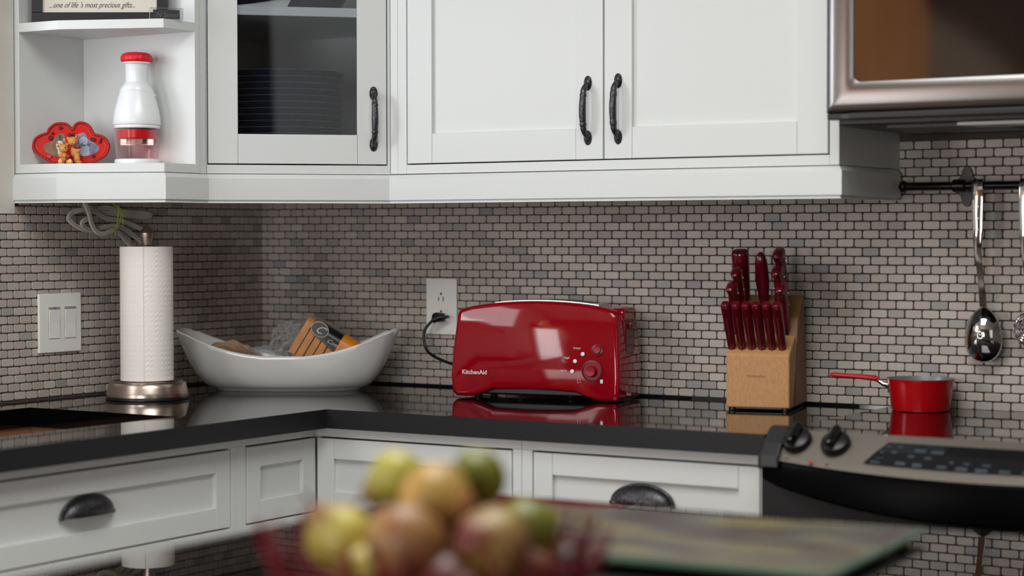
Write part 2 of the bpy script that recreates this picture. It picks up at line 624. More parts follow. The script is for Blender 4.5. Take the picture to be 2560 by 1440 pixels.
bow_handle(d, 1.0840, 1.4390, 1.5745)
d = shaker(cab, 'door', 1.1212, 1.5945, 1.4100, 2.25)
bow_handle(d, 1.1525, 1.4390, 1.5765)
light_rail(cab, (0, 2))

# --- diagonal corner wall cabinet with a glass door
L2 = Vector((0.602 - 0.33, -0.31 + 0.582)).length
cc = thing('corner_wall_cabinet', 'off-white diagonal corner wall cabinet with a glass door showing dark plates', 'cabinet', (0.33, -0.582, 0), PI / 4)
bpy.context.view_layer.update()
MI = cc.matrix_basis.inverted()


def W2(p, z):
    return MI @ Vector((p[0], p[1], z))


def wprism(poly, z0, z1):
    b = MB()
    n = len(poly)
    b.add([W2(p, z0) for p in poly] + [W2(p, z1) for p in poly], [tuple(range(n))[::-1], tuple(range(n, 2 * n))] + [(i, (i + 1) % n, n + (i + 1) % n, n + i) for i in range(n)])
    return b


inner = mat('cabinet_inside', (214, 212, 206), 0.6)
foot = [(0.004, -0.006), (0.598, -0.006), (0.598, -0.2955), (0.309, -0.5845), (0.309, -0.587), (0.004, -0.587)]
wprism(foot, 1.388, 1.4065).build('cabinet_floor', inner, cc)
wprism([(0.012, -0.012), (0.588, -0.012), (0.588, -0.302), (0.306, -0.584), (0.012, -0.584)], 1.7192, 1.7385).build('shelf', M['white'], cc, bevel=.001)
wprism(foot, 2.28, TOP).build('cabinet_top', inner, cc)
wprism([(0.004, -0.006), (0.598, -0.006), (0.598, -0.012), (0.010, -0.012), (0.010, -0.598), (0.004, -0.598)], 1.4065, 2.28).build('back_panel', inner, cc)
wprism([(0.59, -0.012), (0.601, -0.012), (0.601, -0.29), (0.59, -0.302)], 1.4065, 2.28).build('side_panel', inner, cc)
wprism([(0.010, -0.588), (0.010, -0.6015), (0.3297, -0.6015), (0.3297, -0.583), (0.311, -0.588)], 1.388, TOP).build('side_panel', M['white'], cc)
MB().box(0.0, 0.0012, 0, 0.02, 1.388, TOP).build('stile', M['white'], cc)
MB().box(L2 - 0.0055, L2, 0, 0.02, 1.388, TOP).build('stile', M['white'], cc)
MB().box(0.0012, L2 - 0.0055, 0, 0.02, 1.388, 1.4065).build('bottom_rail', M['white'], cc, bevel=.0006)
glass = bpy.data.materials.new('door_glass')
glass.use_nodes = True
nt = glass.node_tree
nt.nodes.clear()
om = nt.nodes.new('ShaderNodeOutputMaterial')
mx = nt.nodes.new('ShaderNodeMixShader')
fr_ = nt.nodes.new('ShaderNodeFresnel')
fr_.inputs['IOR'].default_value = 1.5
ts = nt.nodes.new('ShaderNodeBsdfTransparent')
ts.inputs[0].default_value = (0.88, 0.90, 0.92, 1)
gl = nt.nodes.new('ShaderNodeBsdfGlossy')
gl.inputs['Roughness'].default_value = 0.02
nt.links.new(fr_.outputs[0], mx.inputs[0])
nt.links.new(ts.outputs[0], mx.inputs[1])
nt.links.new(gl.outputs[0], mx.inputs[2])
nt.links.new(mx.outputs[0], om.inputs[0])
d = shaker(cc, 'door', 0.0032, L2 - 0.0075, 1.4092, 2.25, glass=glass)
bow_handle(d, L2 - 0.0355, 1.4375, 1.5720)
light_rail(cc, (2, 3))

# --- open end shelves
os_ = thing('open_shelf', 'white open end shelf with angled boards at the end of the left wall cabinets', 'shelf', (0, -0.7, 0))
bpy.context.view_layer.update()


def yl(poly):
    return [(p[0], p[1] + 0.7) for p in poly]


shp = yl([(0.018, -0.618), (0.33, -0.618), (0.33, -0.711), (0.125, -0.800), (0.018, -0.803)])
MB().prism(yl([(0.002, -0.603), (0.018, -0.603), (0.018, -0.803), (0.002, -0.803)]), 1.388, TOP).build('back_panel', M['white'], os_, bevel=.0008)
MB().prism(yl([(0.018, -0.6025), (0.33, -0.6025), (0.33, -0.617), (0.018, -0.617)]), 1.388, TOP).build('side_panel', M['white'], os_, bevel=.0008)
for z0, z1 in ((1.388, 1.4065), (1.678, 1.6966), (1.99, 2.0086)):
    MB().prism(shp, z0, z1).build('shelf_board', M['white'], os_, bevel=.001)
light_rail(os_, (3, 6))

# ------------------------------------------------------------------ base cabinets
YB, XB = -0.583, 0.613
ZT = 0.8765
bc = thing('corner_base_cabinet', 'white corner base cabinet with two small shaker fronts meeting in the inner corner', 'cabinet', (0, 0, 0))
MB().prism([(0.003, -0.003), (1.0965, -0.003), (1.0965, YB + .02), (XB - .02, YB + .02), (XB - .02, -0.826), (0.003, -0.826)], 0.10, ZT).build('body', M['white'], bc)
# face frame: top strip, stiles
MB().prism([(XB - .02, YB), (1.0965, YB), (1.0965, YB + .02), (XB - .02, YB + .02)], 0.8585, ZT).build('top_rail', M['white'], bc, bevel=.0006)
MB().prism([(XB - .02, -0.826), (XB, -0.826), (XB, YB), (XB - .02, YB)], 0.8585, ZT).build('top_rail', M['white'], bc, bevel=.0006)
MB().box(1.0775, 1.0965, YB, YB + .02, 0.1, 0.8582).build('stile', M['white'], bc, bevel=.0006)
MB().box(XB - .02, XB, -0.826, -0.8015, 0.1, 0.8582).build('stile', M['white'], bc, bevel=.0006)
MB().box(XB + .001, 1.0775, YB, YB + .02, 0.68, 0.7055).build('middle_rail', M['white'], bc, bevel=.0006)
MB().box(XB - .02, XB, -0.8015, YB, 0.68, 0.7055).build('middle_rail', M['white'], bc, bevel=.0006)
MB().box(XB, 1.0775, YB + .0196, YB + .0199, 0.10, 0.86).box(XB - .0199, XB - .0196, -0.81, YB, .10, .86).build('gap_shade_sheet', M['gap'], bc)


def on_face(root, rz, loc):
    """a child frame for fronts that face another way: returns function mapping local->root"""
    return Matrix.Translation(loc) @ Matrix.Rotation(rz, 4, 'Z')


def shaker_at(root, name, mtx, x0, x1, z0, z1, fr=0.0615):
    d = shaker(root, name, x0, x1, z0, z1, fr=fr)
    d.matrix_local = mtx
    return d


mb_ = on_face(bc, 0, (0, YB, 0))
ml_ = on_face(bc, PI / 2, (XB, 0, 0))
shaker_at(bc, 'drawer_front', mb_, XB + .0025, 1.0750, 0.7085, 0.8548, fr=0.0405)
shaker_at(bc, 'drawer_front', ml_, -0.7985, YB - .0025, 0.7085, 0.8548, fr=0.0405)
shaker_at(bc, 'door', mb_, XB + .0025, 1.0750, 0.13, 0.677)
shaker_at(bc, 'door', ml_, -0.7985, YB - .0025, 0.13, 0.677)

db = thing('drawer_base_cabinet', 'white shaker drawer base cabinet with a dark cup pull, left of the range', 'cabinet', (0, YB, 0))
MB().box(1.0975, 1.5985, 0.02, -YB - .003, 0.1, ZT).build('body', M['white'], db)
MB().box(1.0975, 1.5985, 0, 0.02, 0.8585, ZT).build('top_rail', M['white'], db, bevel=.0006)
MB().box(1.0975, 1.1205, 0, 0.02, 0.1, 0.8582).build('stile', M['white'], db, bevel=.0006)
MB().box(1.5870, 1.5985, 0, 0.02, 0.1, 0.8582).build('stile', M['white'], db, bevel=.0006)
MB().box(1.1205, 1.5870, 0, 0.02, 0.655, 0.7055).build('middle_rail', M['white'], db, bevel=.0006)
MB().box(1.12, 1.588, 0.0196, 0.0199, 0.1, 0.86).build('gap_shade_sheet', M['gap'], db)
d = shaker(db, 'drawer', 1.1232, 1.5845, 0.7085, 0.8548, fr=0.0405)
for ch in d.children:
    pass
cup_pull(d, 1.350, 0.7735, 0.0085)
d = shaker(db, 'drawer', 1.1232, 1.5845, 0.41, 0.652)
cup_pull(d, 1.350, 0.53, 0.0085)
d = shaker(db, 'drawer', 1.1232, 1.5845, 0.13, 0.405)
cup_pull(d, 1.350, 0.26, 0.0085)

sb = thing('sink_base_cabinet', 'white shaker base cabinet under the sink with a wide drawer front and dark cup pull', 'cabinet', (XB, 0, 0), PI / 2)
MB().box(-1.60, -0.8265, 0.02, XB - .003, 0.1, 0.64).build('body', M['white'], sb)
MB().box(-1.60, -0.8265, 0, 0.02, 0.8585, ZT).build('top_rail', M['white'], sb, bevel=.0006)
MB().box(-0.8448, -0.8265, 0, 0.02, 0.1, 0.8582).build('stile', M['white'], sb, bevel=.0006)
MB().box(-1.60, -1.575, 0, 0.02, 0.1, 0.8582).build('stile', M['white'], sb, bevel=.0006)
MB().box(-1.575, -0.8448, 0, 0.02, 0.655, 0.7055).build('middle_rail', M['white'], sb, bevel=.0006)
MB().box(-1.575, -0.8448, 0.0196, 0.0199, 0.1, 0.86).build('gap_shade_sheet', M['gap'], sb)
d = shaker(sb, 'drawer', -1.5725, -0.8475, 0.7085, 0.8548, fr=0.0405)
cup_pull(d, -1.222, 0.777, 0.0085)
shaker(sb, 'door', -1.5725, -1.212, 0.13, 0.652)
shaker(sb, 'door', -1.208, -0.8475, 0.13, 0.652)

ob = thing('outer_base_cabinet', 'white base cabinet beyond the sink, under the far end of the left counter', 'cabinet', (XB, 0, 0), PI / 2)
MB().box(-2.5, -1.602, 0.02, XB - .003, 0.1, ZT).build('body', M['white'], ob)
MB().box(-2.5, -1.602, 0, 0.02, 0.8585, ZT).build('top_rail', M['white'], ob)
shaker(ob, 'door', -2.05, -1.61, 0.13, 0.8548)
shaker(ob, 'door', -2.495, -2.055, 0.13, 0.8548)

# ------------------------------------------------------------------ countertop with the sink cut-out
ct = thing('countertop', 'polished black granite countertop running along both walls', 'countertop', (0, 0, C))
CY, CX = -0.6037, 0.6547
SX0, SX1, SY1, SY0 = 0.118, 0.505, -0.877, -1.55


def slab(z0, z1, inset, m, name):
    b = MB()
    x1, y1 = CX - inset, CY + inset
    b.prism([(0.0, 0.0), (1.603, 0.0), (1.603, y1), (x1, y1), (x1, SY1), (0.0, SY1)], z0, z1)
    b.box(0, SX0, SY0, SY1, z0, z1).box(SX1, x1, SY0, SY1, z0, z1).box(0, x1, -2.5, SY0, z0, z1)
    return b


slab(-0.0375, -0.0012, 0, None, '').build('edge', M['granite_edge'], ct)
slab(-0.0012, 0, 0.0015, None, '').build('top_surface', M['granite'], ct)
b = MB()
b.box(SX0, SX0 + .001, SY0, SY1, -.0385, -.0005).box(SX0, SX1, SY1 - .001, SY1, -.0385, -.0005)
b.build('cutout_edge', M['blackgloss'], ct)
sk = thing('sink', 'brownish steel undermount sink set into the black counter', 'sink', (0.31, -1.21, 0.66))
b = MB()
x0, x1, y0, y1 = SX0 - 0.31 - .005, SX1 - 0.31 + .005, SY0 + 1.21 - .005, SY1 + 1.21 + .005
b.box(x0, x1, y0, y1, 0, .003).box(x0 - .003, x0, y0, y1, 0, .2155).box(x1, x1 + .003, y0, y1, 0, .2155).box(x0, x1, y0 - .003, y0, 0, .2155).box(x0, x1, y1, y1 + .003, 0, .2155)
b.build('basin', mat('sink_steel', (168, 132, 98), 0.4, 0.6), sk)
MB().lathe([(0.045, .003), (.042, .006), (.03, .005), (.001, .004)], 24).build('drain', M['chrome'], sk, smooth=0.6)
#PART2
# ------------------------------------------------------------------ range
XR0, XR1 = 1.6050, 2.3650
XM = (XR0 + XR1) / 2
rg = thing('range', 'slide-in range with a brushed steel control panel and black bowed front', 'stove', (XM, -0.3, 0))
HW = (XR1 - XR0) / 2
bd = MB().box(-HW, HW, -0.27, 0.285, 0.02, 0.905).build('body', M['blackplastic'], rg)
MB().box(-HW, HW, -0.282, 0.29, 0.905, 0.9205).build('cooktop', M['blackgloss'], rg, bevel=.002)


def bow(x, amt):
    return amt * (1 - (x / HW) ** 2)


n = 24
xs = [-HW + 0.035 + (2 * HW - 0.07) * i / n for i in range(n + 1)]
rings = []
for x in xs:
    g = bow(x, 1.0)
    top = (-0.279 - .004 * g, 0.9235)
    bot = (-0.318 - .048 * g, 0.8765 - 0.014 * g)
    rings.append([(x, top[0] + .012, 0.900), (x, top[0], top[1]), (x, (top[0] + bot[0]) / 2 - .004, (top[1] + bot[1]) / 2 + .004), (x, bot[0], bot[1]), (x, bot[0] + .02, bot[1] - .004)])
cp = MB().loft(rings).build('control_panel', mat('satin_steel', (126, 118, 110), 0.45, 0.5), rg, smooth=0.5)
for s in (-1, 1):
    rr = []
    for t, dx, gr in ((0, 0, 1), (.6, 0.0, 1.0), (1, 0.0, .7)):
        pass
    b = MB()
    prof = [(-0.262, 0.918), (-0.275, 0.930), (-0.286, 0.929), (-0.318, 0.904), (-0.334, 0.884), (-0.335, 0.862), (-0.318, 0.860), (-0.262, 0.860)]
    xa = s * (HW + 0.002)
    xb = s * (HW - 0.037)
    ins = [(y + 0.004 if y < -0.27 else y, z - .004) for y, z in prof]
    b.loft([[(xa, y, z) for y, z in ins], [(xa - s * .006, y, z) for y, z in prof], [(xb, y, z) for y, z in prof]])
    b.build('end_cap', mat('end_cap_plastic', (34, 33, 36), 0.35), rg, bevel=.002)
# black bowed fascia and door
rings, rings2 = [], []
for x in [-HW + 2 * HW * i / n for i in range(n + 1)]:
    g = bow(x, 1.0)
    y0 = -0.316 - .052 * g
    zt = 0.8745 - .014 * g
    zb = 0.835 - .044 * g
    rings.append([(x, -0.27, zt), (x, y0, zt), (x, y0 - .003, zt - .006), (x, y0 - .002, zb + .006), (x, y0 + .006, zb), (x, -0.27, zb)])
    rings2.append([(x, -0.27, 0.84), (x, -0.318, 0.84), (x, -0.318, 0.19), (x, -0.27, 0.19)])
MB().loft(rings).build('front_fascia', mat('fascia_black', (4, 4, 5), 0.3, spec=0.05), rg, smooth=0.5)
dd = MB().loft(rings2).build('oven_door', mat('oven_door_grey', (34, 34, 35), 0.35, spec=0.2), rg, smooth=0.5)
MB().box(-0.26, 0.26, -0.320, -0.3175, 0.35, 0.70).build('door_window', M['blackgloss'], dd)
MB().box(-HW, HW, -0.315, -0.27, 0.03, 0.18).build('storage_drawer', M['blackplastic'], rg, bevel=.003)
# panel slope frame for knobs and touch panel


def on_panel(x, t):
    """point and slope on the control panel at x, t from top(0) to bottom(1)"""
    g = bow(x, 1.0)
    top = Vector((x, -0.279 - .004 * g, 0.9235))
    bot = Vector((x, -0.318 - .048 * g, 0.8765 - 0.014 * g))
    p = top.lerp(bot, t)
    p += Vector((0, -.0035 * 4 * t * (1 - t), .0045 * 4 * t * (1 - t)))
    return p, (bot - top)


for i, x in enumerate((-0.318, -0.245, 0.245, 0.318)):
    p, sl = on_panel(x, 0.43)
    ang = math.atan2(-sl.z, -sl.y)       # slope below horizontal
    tilt = PI / 2 - ang
    kb = MB().lathe([(.0255, -.003), (.026, .004), (.0235, .010), (.019, .0125), (.001, .013)], 28).build('knob', M['blackplastic'], rg, smooth=0.6, loc=p + Vector((0, -.002, .002)), rot=(PI / 2 - tilt, 0, 0))
    MB().loft([[(0.0062 * a, 0.022 * c_, .010) for a, c_ in ((-1, -.8), (-.5, -1), (.5, -1), (1, -.8), (1, .8), (.5, 1), (-.5, 1), (-1, .8))],
               [(0.0075 * a, 0.024 * c_, .020) for a, c_ in ((-1, -.8), (-.5, -1), (.5, -1), (1, -.8), (1, .8), (.5, 1), (-.5, 1), (-1, .8))],
               [(0.0050 * a, 0.021 * c_, .0275) for a, c_ in ((-1, -.8), (-.5, -1), (.5, -1), (1, -.8), (1, .8), (.5, 1), (-.5, 1), (-1, .8))]]).build('grip', M['blackgloss'], kb, bevel=.002, rot=(0, 0, -0.15))
    p2, _ = on_panel(x + (-.006 if i % 2 == 0 else 0), 0.90)
    MB().lathe([(.0022, 0), (.0022, .0012), (.0001, .0012)], 12).build('mark', mat('panel_print', (120, 112, 100), .6), rg, loc=p2 + Vector((-.006, -.001, .001)), rot=(PI / 2 - tilt, 0, 0))
p2, sl = on_panel(-0.262, 0.92)
MB().lathe([(.0036, 0), (.0036, .0016), (.0001, .0018)], 16).build('indicator', mat('red_lamp', (178, 44, 30), .3), rg, loc=p2 + Vector((-.018, -.001, .001)), rot=(0.9, 0, 0))
# touch panel (follows the panel)
rings = []
xl, xr = -0.185, 0.19
for k in range(13):
    f_ = k / 12
    ring = []
    for t in (0.24, 0.5, 0.80):
        skew = 0.030 * (0.80 - t) / 0.56
        x = (xl + skew) * (1 - f_) + (xr - skew) * f_
        p, sl = on_panel(x, t)
        nn = Vector((0, sl.z, -sl.y)).normalized()
        ring.append(tuple(p - nn * -.0016 if nn.z > 0 else p + nn * -.0016))
    rings.append(ring)
tp = MB().loft(rings, cap=False, closed=False).build('touch_panel', mat('touch_panel_black', (15, 16, 19), 0.25), rg)
tpm = mat('touch_legend', (54, 66, 74), .5)
for (fx, t, w_, h_) in ((.03, .36, .007, .003), (.085, .36, .008, .004), (.03, .52, .005, .003), (.085, .50, .009, .004), (.05, .66, .013, .0014), (.05, .76, .017, .003),
                        (.19, .42, .020, .006), (.27, .43, .022, .006), (.18, .57, .011, .004), (.26, .58, .012, .004), (.165, .74, .018, .005), (.245, .75, .016, .006),
                        (.24, .32, .032, .0012), (.38, .64, .006, .004), (.45, .65, .010, .003), (.54, .66, .014, .003), (.36, .75, .016, .004), (.45, .76, .020, .005), (.54, .77, .020, .005), (.64, .77, .018, .004), (.74, .76, .018, .004)):
    x = xl + (xr - xl) * fx + 0.030 * (0.80 - t) / 0.56
    ps = []
    for (sx_, st) in ((-1, -1), (1, -1), (1, 1), (-1, 1)):
        p, sl = on_panel(x + sx_ * w_ / 2, t + st * h_ / 0.075 / 2)
        nn = Vector((0, sl.z, -sl.y)).normalized()
        nn = -nn if nn.z < 0 else nn
        ps.append(p + nn * .0021)
    MB().add(ps, [(0, 1, 2, 3)]) if False else None
    b = MB()
    b.add([tuple(q) for q in ps], [(0, 1, 2, 3)])
    b.build('legend', tpm, tp)

# ------------------------------------------------------------------ over-the-range microwave
XW0 = 1.6290
mw = thing('microwave', 'steel over-the-range microwave with a dark glass door, hung above the range', 'microwave', (XW0, -0.40, 1.452))
WW = 0.755
MB().box(0.012, WW - .012, 0.028, 0.398, 0.0035, 0.43).build('body', M['blackplastic'], mw, bevel=.004)
b = MB()
b.prism([(0.002, 0.0), (0.030, -0.0), (0.045, -.004), (WW - .045, -.004), (WW - .002, 0), (WW - .002, .026), (0.002, .026)], 0.014, 0.0255)
b.build('lower_vent', M['blackplastic'], mw, bevel=.002)
b = MB()
b.prism([(0.10, 0.04), (0.30, 0.04), (0.30, 0.20), (0.12, 0.20)], -0.001, 0.004)
b.build('filter', mat('filter_mesh', (70, 70, 70), .5, .5), mw)
b = MB()
b.prism([(0.24, 0.012), (0.52, 0.012), (0.50, 0.10), (0.26, 0.10)], -0.002, 0.0035)
b.build('lamp_cover', mat('lamp_cover_plastic', (150, 150, 148), .35), mw, bevel=.001)
# door: wavy stamped steel frame with rounded opening
sx0, sx1, sz0, sz1 = 0.0, 0.560, 0.026, 0.40
steelw = mat('door_steel', (124, 121, 120), 0.25, 1.0, bump=(500, 0.01))


def rrect(x0, x1, z0, z1, r, n=6):
    out = []
    for cx, cz, a0 in ((x1 - r, z0 + r, -PI / 2), (x1 - r, z1 - r, 0), (x0 + r, z1 - r, PI / 2), (x0 + r, z0 + r, PI)):
        for i in range(n + 1):
            a = a0 + PI / 2 * i / n
            out.append((cx + r * math.cos(a), cz + r * math.sin(a)))
    return out


O = rrect(sx0, sx1, sz0, sz1, 0.0015)
I2 = rrect(sx0 + .0535, sx1 - .03, sz0 + .0540, sz1 - .03, 0.0135)
rings = [[(x, .026, z) for x, z in O], [(x, 0.0035, z) for x, z in O]]
for t, dy in ((.04, .0015), (.12, -.0015), (.3, -.0035), (.5, -.0045), (.7, -.0048), (.9, -.0040), (1.0, -.0020)):
    rings.append([(a[0] * (1 - t) + c_[0] * t, dy, a[1] * (1 - t) + c_[1] * t) for a, c_ in zip(O, I2)])
rings.append([(x, .004, z) for x, z in I2])
dr_ = MB().loft(rings, cap=False).build('door', steelw, mw, smooth=0.9)
pts = rrect(sx0 + .052, sx1 - .029, sz0 + .0525, sz1 - .029, 0.0145)
MB().prism(pts, -.0008, .006, 'y').build('door_window', mat('smoked_glass', (14, 14, 16), 0.05, spec=0.9), dr_)
MB().box(0.563, WW - .002, -.004, .026, 0.026, 0.40).build('control_panel', M['blackgloss'], mw, bevel=.003)

# ------------------------------------------------------------------ wall plates
op = thing('wall_outlet', 'white duplex outlet plate behind the toaster with a black plug in it', 'outlet', (0.5283, -0.0035, 1.0980))
MB().box(-.0412, .0412, -.0065, 0, -.0633, .0633).build('plate', M['offwhite'], op, bevel=.0012)
MB().box(-.0165, .0165, -.0072, -.006, -.0340, .0340).build('receptacle', M['offwhite'], op, bevel=.0006)
slot = mat('slot_dark', (50, 46, 44), .7)
for zc in (0.0175, -0.0225):
    MB().box(-.0072, -.0052, -.0075, -.007, zc - .005, zc + .004).build('slot', slot, op)
    MB().box(.0048, .0070, -.0075, -.007, zc - .006, zc + .005).build('slot', slot, op)
    MB().prism([(.0026 * math.cos(a), .0116 + zc + (.0026 if a < PI * 1.01 else .0032) * math.sin(a)) for a in [2 * PI * i / 14 for i in range(14)]], -.0075, -.007, 'y').build('ground_hole', slot, op)
sp = thing('light_switch', 'white double rocker light switch plate on the left tiled wall', 'switch', (0.0035, -0.6822, 1.0754), PI / 2)
MB().box(-.0612, .0612, -.0065, 0, -.0622, .0622).build('plate', M['offwhite'], sp, bevel=.0014)
for xc in (-.0183, .0287):
    b = MB()
    b.box(xc - .0172, xc + .0172, -.0068, -.006, -.0340, .0340)
    b.build('surround', mat('switch_groove', (168, 166, 162), .5), sp)
    b = MB()
    b.loft([[(xc - .0158, -.0082, -.0325), (xc + .0158, -.0082, -.0325), (xc + .0158, -.006, -.0325), (xc - .0158, -.006, -.0325)],
            [(xc - .0158, -.0074, 0.0), (xc + .0158, -.0074, 0.0), (xc + .0158, -.006, 0.0), (xc - .0158, -.006, 0.0)],
            [(xc - .0158, -.0094, .0285), (xc + .0158, -.0094, .0285), (xc + .0158, -.006, .0285), (xc - .0158, -.006, .0285)]])
    b.build('rocker', M['offwhite'], sp, bevel=.0004)
    MB().box(xc - .0155, xc + .0155, -.0078, -.006, .0296, .0328).build('dimmer_strip', mat('strip_grey', (150, 150, 152), .4), sp)
MB().box(-.0183 - .003, -.0183 + .003, -.0082, -.0077, .0304, .0322).build('pilot_light', mat('blue_lamp', (70, 70, 190), .4), sp)

# ------------------------------------------------------------------ toaster
TW, TD, TH = 0.384, 0.145, 0.201
TA = math.radians(9)
to = thing('toaster', 'glossy red long-slot toaster standing on the black counter', 'toaster', (0.881, -0.134, C), TA)
hw = TW / 2
out = []                                # outline in x,z (counter-clockwise seen from the front)
out += [(-hw + .004, .012), (-hw + .012, .004), (-hw + .050, .004), (-hw + .072, .010), (-hw + .098, .0195), (-.02, .0215)]
out += [(.04, .0205), (hw - .098, .0175), (hw - .072, .008), (hw - .050, .002), (hw - .010, .002), (hw - .003, .010)]
out += [(hw - .001, .045), (hw - .003, .09), (hw - .008, .150), (hw - .0115, .180), (hw - .0165, .1875)]
for i in range(1, 12):
    t = i / 12
    x = (hw - .0165) * (1 - 2 * t)
    out.append((x, .1875 + .0185 * (1 - (x / (hw - .0165)) ** 2) ** 0.8))
out += [(-hw + .0165, .1875), (-hw + .0115, .181), (-hw + .008, .150), (-hw + .003, .09), (-hw + .0005, .045)]
cx_, cz_ = 0, 0.1


def ins(p, d):
    x, z = p
    return (x - math.copysign(min(abs(x), d), x) * (1 if abs(x) > hw - .03 else .25), z + (d if z < .05 else (-d if z > .17 else 0)))


rings = []
for y, dd_ in ((-TD / 2, .0085), (-TD / 2 + .0012, .0048), (-TD / 2 + .004, .0018), (-TD / 2 + .009, 0), (TD / 2 - .012, 0), (TD / 2 - .005, .003), (TD / 2, .010)):
    ring = []
    for p in out:
        q = ins(p, dd_)
        lean = 0.016 * (max(0, q[1] - .05) / .15) ** 1.3
        yy = y + lean * (1 if y < 0 else -.5)
        ring.append((q[0], yy, q[1]))
    rings.append(ring)
body = MB().loft(rings).build('body', M['glossred'], to, smooth=0.45)


def fy(z):
    return -TD / 2 + 0.016 * (max(0, z - .05) / .15) ** 1.3


def tpx(px, py):
    """photo measurement -> metres on the toaster front"""
    return (px - 1339) * 0.000930 * (1 + (1345 - px) * 2.2e-5), (1001 - py) * 0.000846 * (1 + (1346 - px) * 4e-5)


satred = mat('satin_red_plastic', (150, 20, 36), 0.4)
MB().box(-.125, .125, -.052, .055, .0075, .030).build('base', M['blackplastic'], to, bevel=.004)
bev = mat('dark_red_recess', (90, 0, 10), .25)
x, z = tpx(1480, 925)
kn = MB().lathe([(.0225, 0), (.0225, .0022), (.0205, .0030), (.0195, .0016), (.0118, .0012), (.0118, .010), (.0100, .0135), (.0060, .0125), (.0001, .012)], 36).build('browning_knob', satred, to, smooth=0.6, loc=(x, fy(z) + .0005, z), rot=(PI / 2, 0, 0))
MB().lathe([(.0218, .0032), (.0190, .0035), (.0189, .0020), (.0215, .0018)], 36, cap=False).build('knob_ring', bev, kn, smooth=0.5)
x, z = tpx(1491, 873)
b2 = MB().lathe([(.0125, 0), (.0125, .0012), (.0118, .0018), (.0088, .0012), (.0088, .0045), (.0075, .0055), (.0045, .0048), (.0001, .0045)], 30).build('start_button', satred, to, smooth=0.6, loc=(x, fy(z) + .0003, z), rot=(PI / 2 - .1, 0, 0))
MB().lathe([(.0124, .0016), (.0090, .0022), (.0089, .0012), (.0123, .0010)], 30, cap=False).build('button_ring', bev, b2, smooth=0.5)
for px, py in ((1457, 884), (1439, 902), (1433, 927)):
    x, z = tpx(px, py)
    MB().lathe([(.0044, 0), (.0044, .0016), (.0036, .0024), (.0001, .0026)], 20).build('button', mat('white_button', (232, 236, 240), .3), to, smooth=0.6, loc=(x, fy(z), z), rot=(PI / 2, 0, 0))
for s_, px, py in (('frozen', 1434, 872), ('bagel', 1412, 896), ('warm', 1405, 928)):
    x, z = tpx(px, py)
    text('lettering', s_, .0062, M['whiteprint'], to, (x, fy(z) - .0006, z))
x, z = tpx(1164, 941)
text('maker_name', 'KitchenAid', .0128, M['whiteprint'], to, (x, fy(z) - .0006, z), off=.00022, sx=1.0, space=1.0)
for px, fill in ((1449, 0), (1503, 1)):
    x, z = tpx(px, 950)
    o_ = [(-.0030, -.0036), (.0030, -.0036), (.0030, .002), (.0036, .003), (.0030, .0042), (-.0030, .0042), (-.0036, .003), (-.0030, .002)]
    b = MB()
    if fill:
        b.prism([(x + p[0], z + p[1]) for p in o_], fy(z) - .0006, fy(z) - .0003, 'y')
    else:
        b.tube([(x + p[0], fy(z) - .0005, z + p[1]) for p in o_ + o_[:1]], .00035, 5)
    b.build('toast_symbol', M['whiteprint'], to)
# slot plate on top, end grip and lever
b = MB()
rings = []
for i in range(13):
    x = -.105 + .235 * i / 12
    z = .1875 + .0185 * (1 - (x / (hw - .0165)) ** 2) ** 0.8 - .0006
    rings.append([(x, -.030, z), (x, -.030, z + .0026), (x, .034, z + .0026), (x, .034, z)])
b.loft(rings)
b.build('slot_plate', mat('satin_chrome', (190, 186, 180), .2, 1.0), to, smooth=0.5)
for y in (-.015, .019):
    rings = []
    for i in range(11):
        x = -.10 + .21 * i / 10
        z = .1875 + .0185 * (1 - (x / (hw - .0165)) ** 2) ** 0.8
        rings.append([(x, y - .008, z - .001), (x, y - .008, z + .0024), (x, y + .008, z + .0024), (x, y + .008, z - .001)])
    MB().loft(rings).build('slot', slot, to)
MB().prism([(-.036, .186), (-.030, .193), (.036, .193), (.042, .186), (.040, .165), (-.034, .165)], hw - .03, hw - .0045, 'x').build('end_cap', M['glossred'], to, bevel=.003)
MB().prism([(-.026, .172), (.030, .172), (.030, .105), (.018, .090), (-.014, .090), (-.026, .105)], hw - .012, hw - .0035, 'x').build('end_recess', M['darkred'], to, bevel=.003)
MB().box(hw - .006, hw + .004, -.012, .016, .150, .163).build('lever', M['darkred'], to, bevel=.003)
for x, y in ((-.14, -.04), (.14, -.04), (-.14, .045), (.14, .045), (-.055, -.01), (.06, -.01)):
    MB().lathe([(.007, -.0 if abs(x) > .1 else .004), (.008, .004), (.008, .022)], 14, (x, y, 0)).build('foot', M['blackplastic'], to, smooth=0.5)
bpy.context.view_layer.update()
ti = to.matrix_basis.inverted()
cpts = [(0.562, -0.030, 1.0760), (0.545, -0.034, 1.0740), (0.528, -0.042, 1.068), (0.5155, -0.055, 1.048), (0.5150, -0.060, 1.0283), (0.5240, -0.064, 1.005), (0.5400, -0.068, 0.9925), (0.570, -0.073, 0.9820), (0.612, -0.080, 0.9724), (0.70, -.10, .960), (0.76, -.12, .955)]
MB().tube([ti @ p for p in smoothpts(cpts)], .0034, 10, sx=1.0).build('power_cord', M['blackplastic'], to, smooth=1.0)
b = MB()
b.tube([ti @ Vector(p) for p in ((0.528, -.0445, 1.0670), (0.535, -.037, 1.0715), (0.5440, -.030, 1.0745))], [.0062, .0078, .0080], 12)
b.tube([ti @ Vector(p) for p in ((0.5440, -.026, 1.0740), (0.5330, -.026, 1.0740), (0.5200, -.024, 1.0745))][::-1], [.010, .011, .0095], 12)
b.build('plug', M['blackplastic'], to, smooth=0.8)

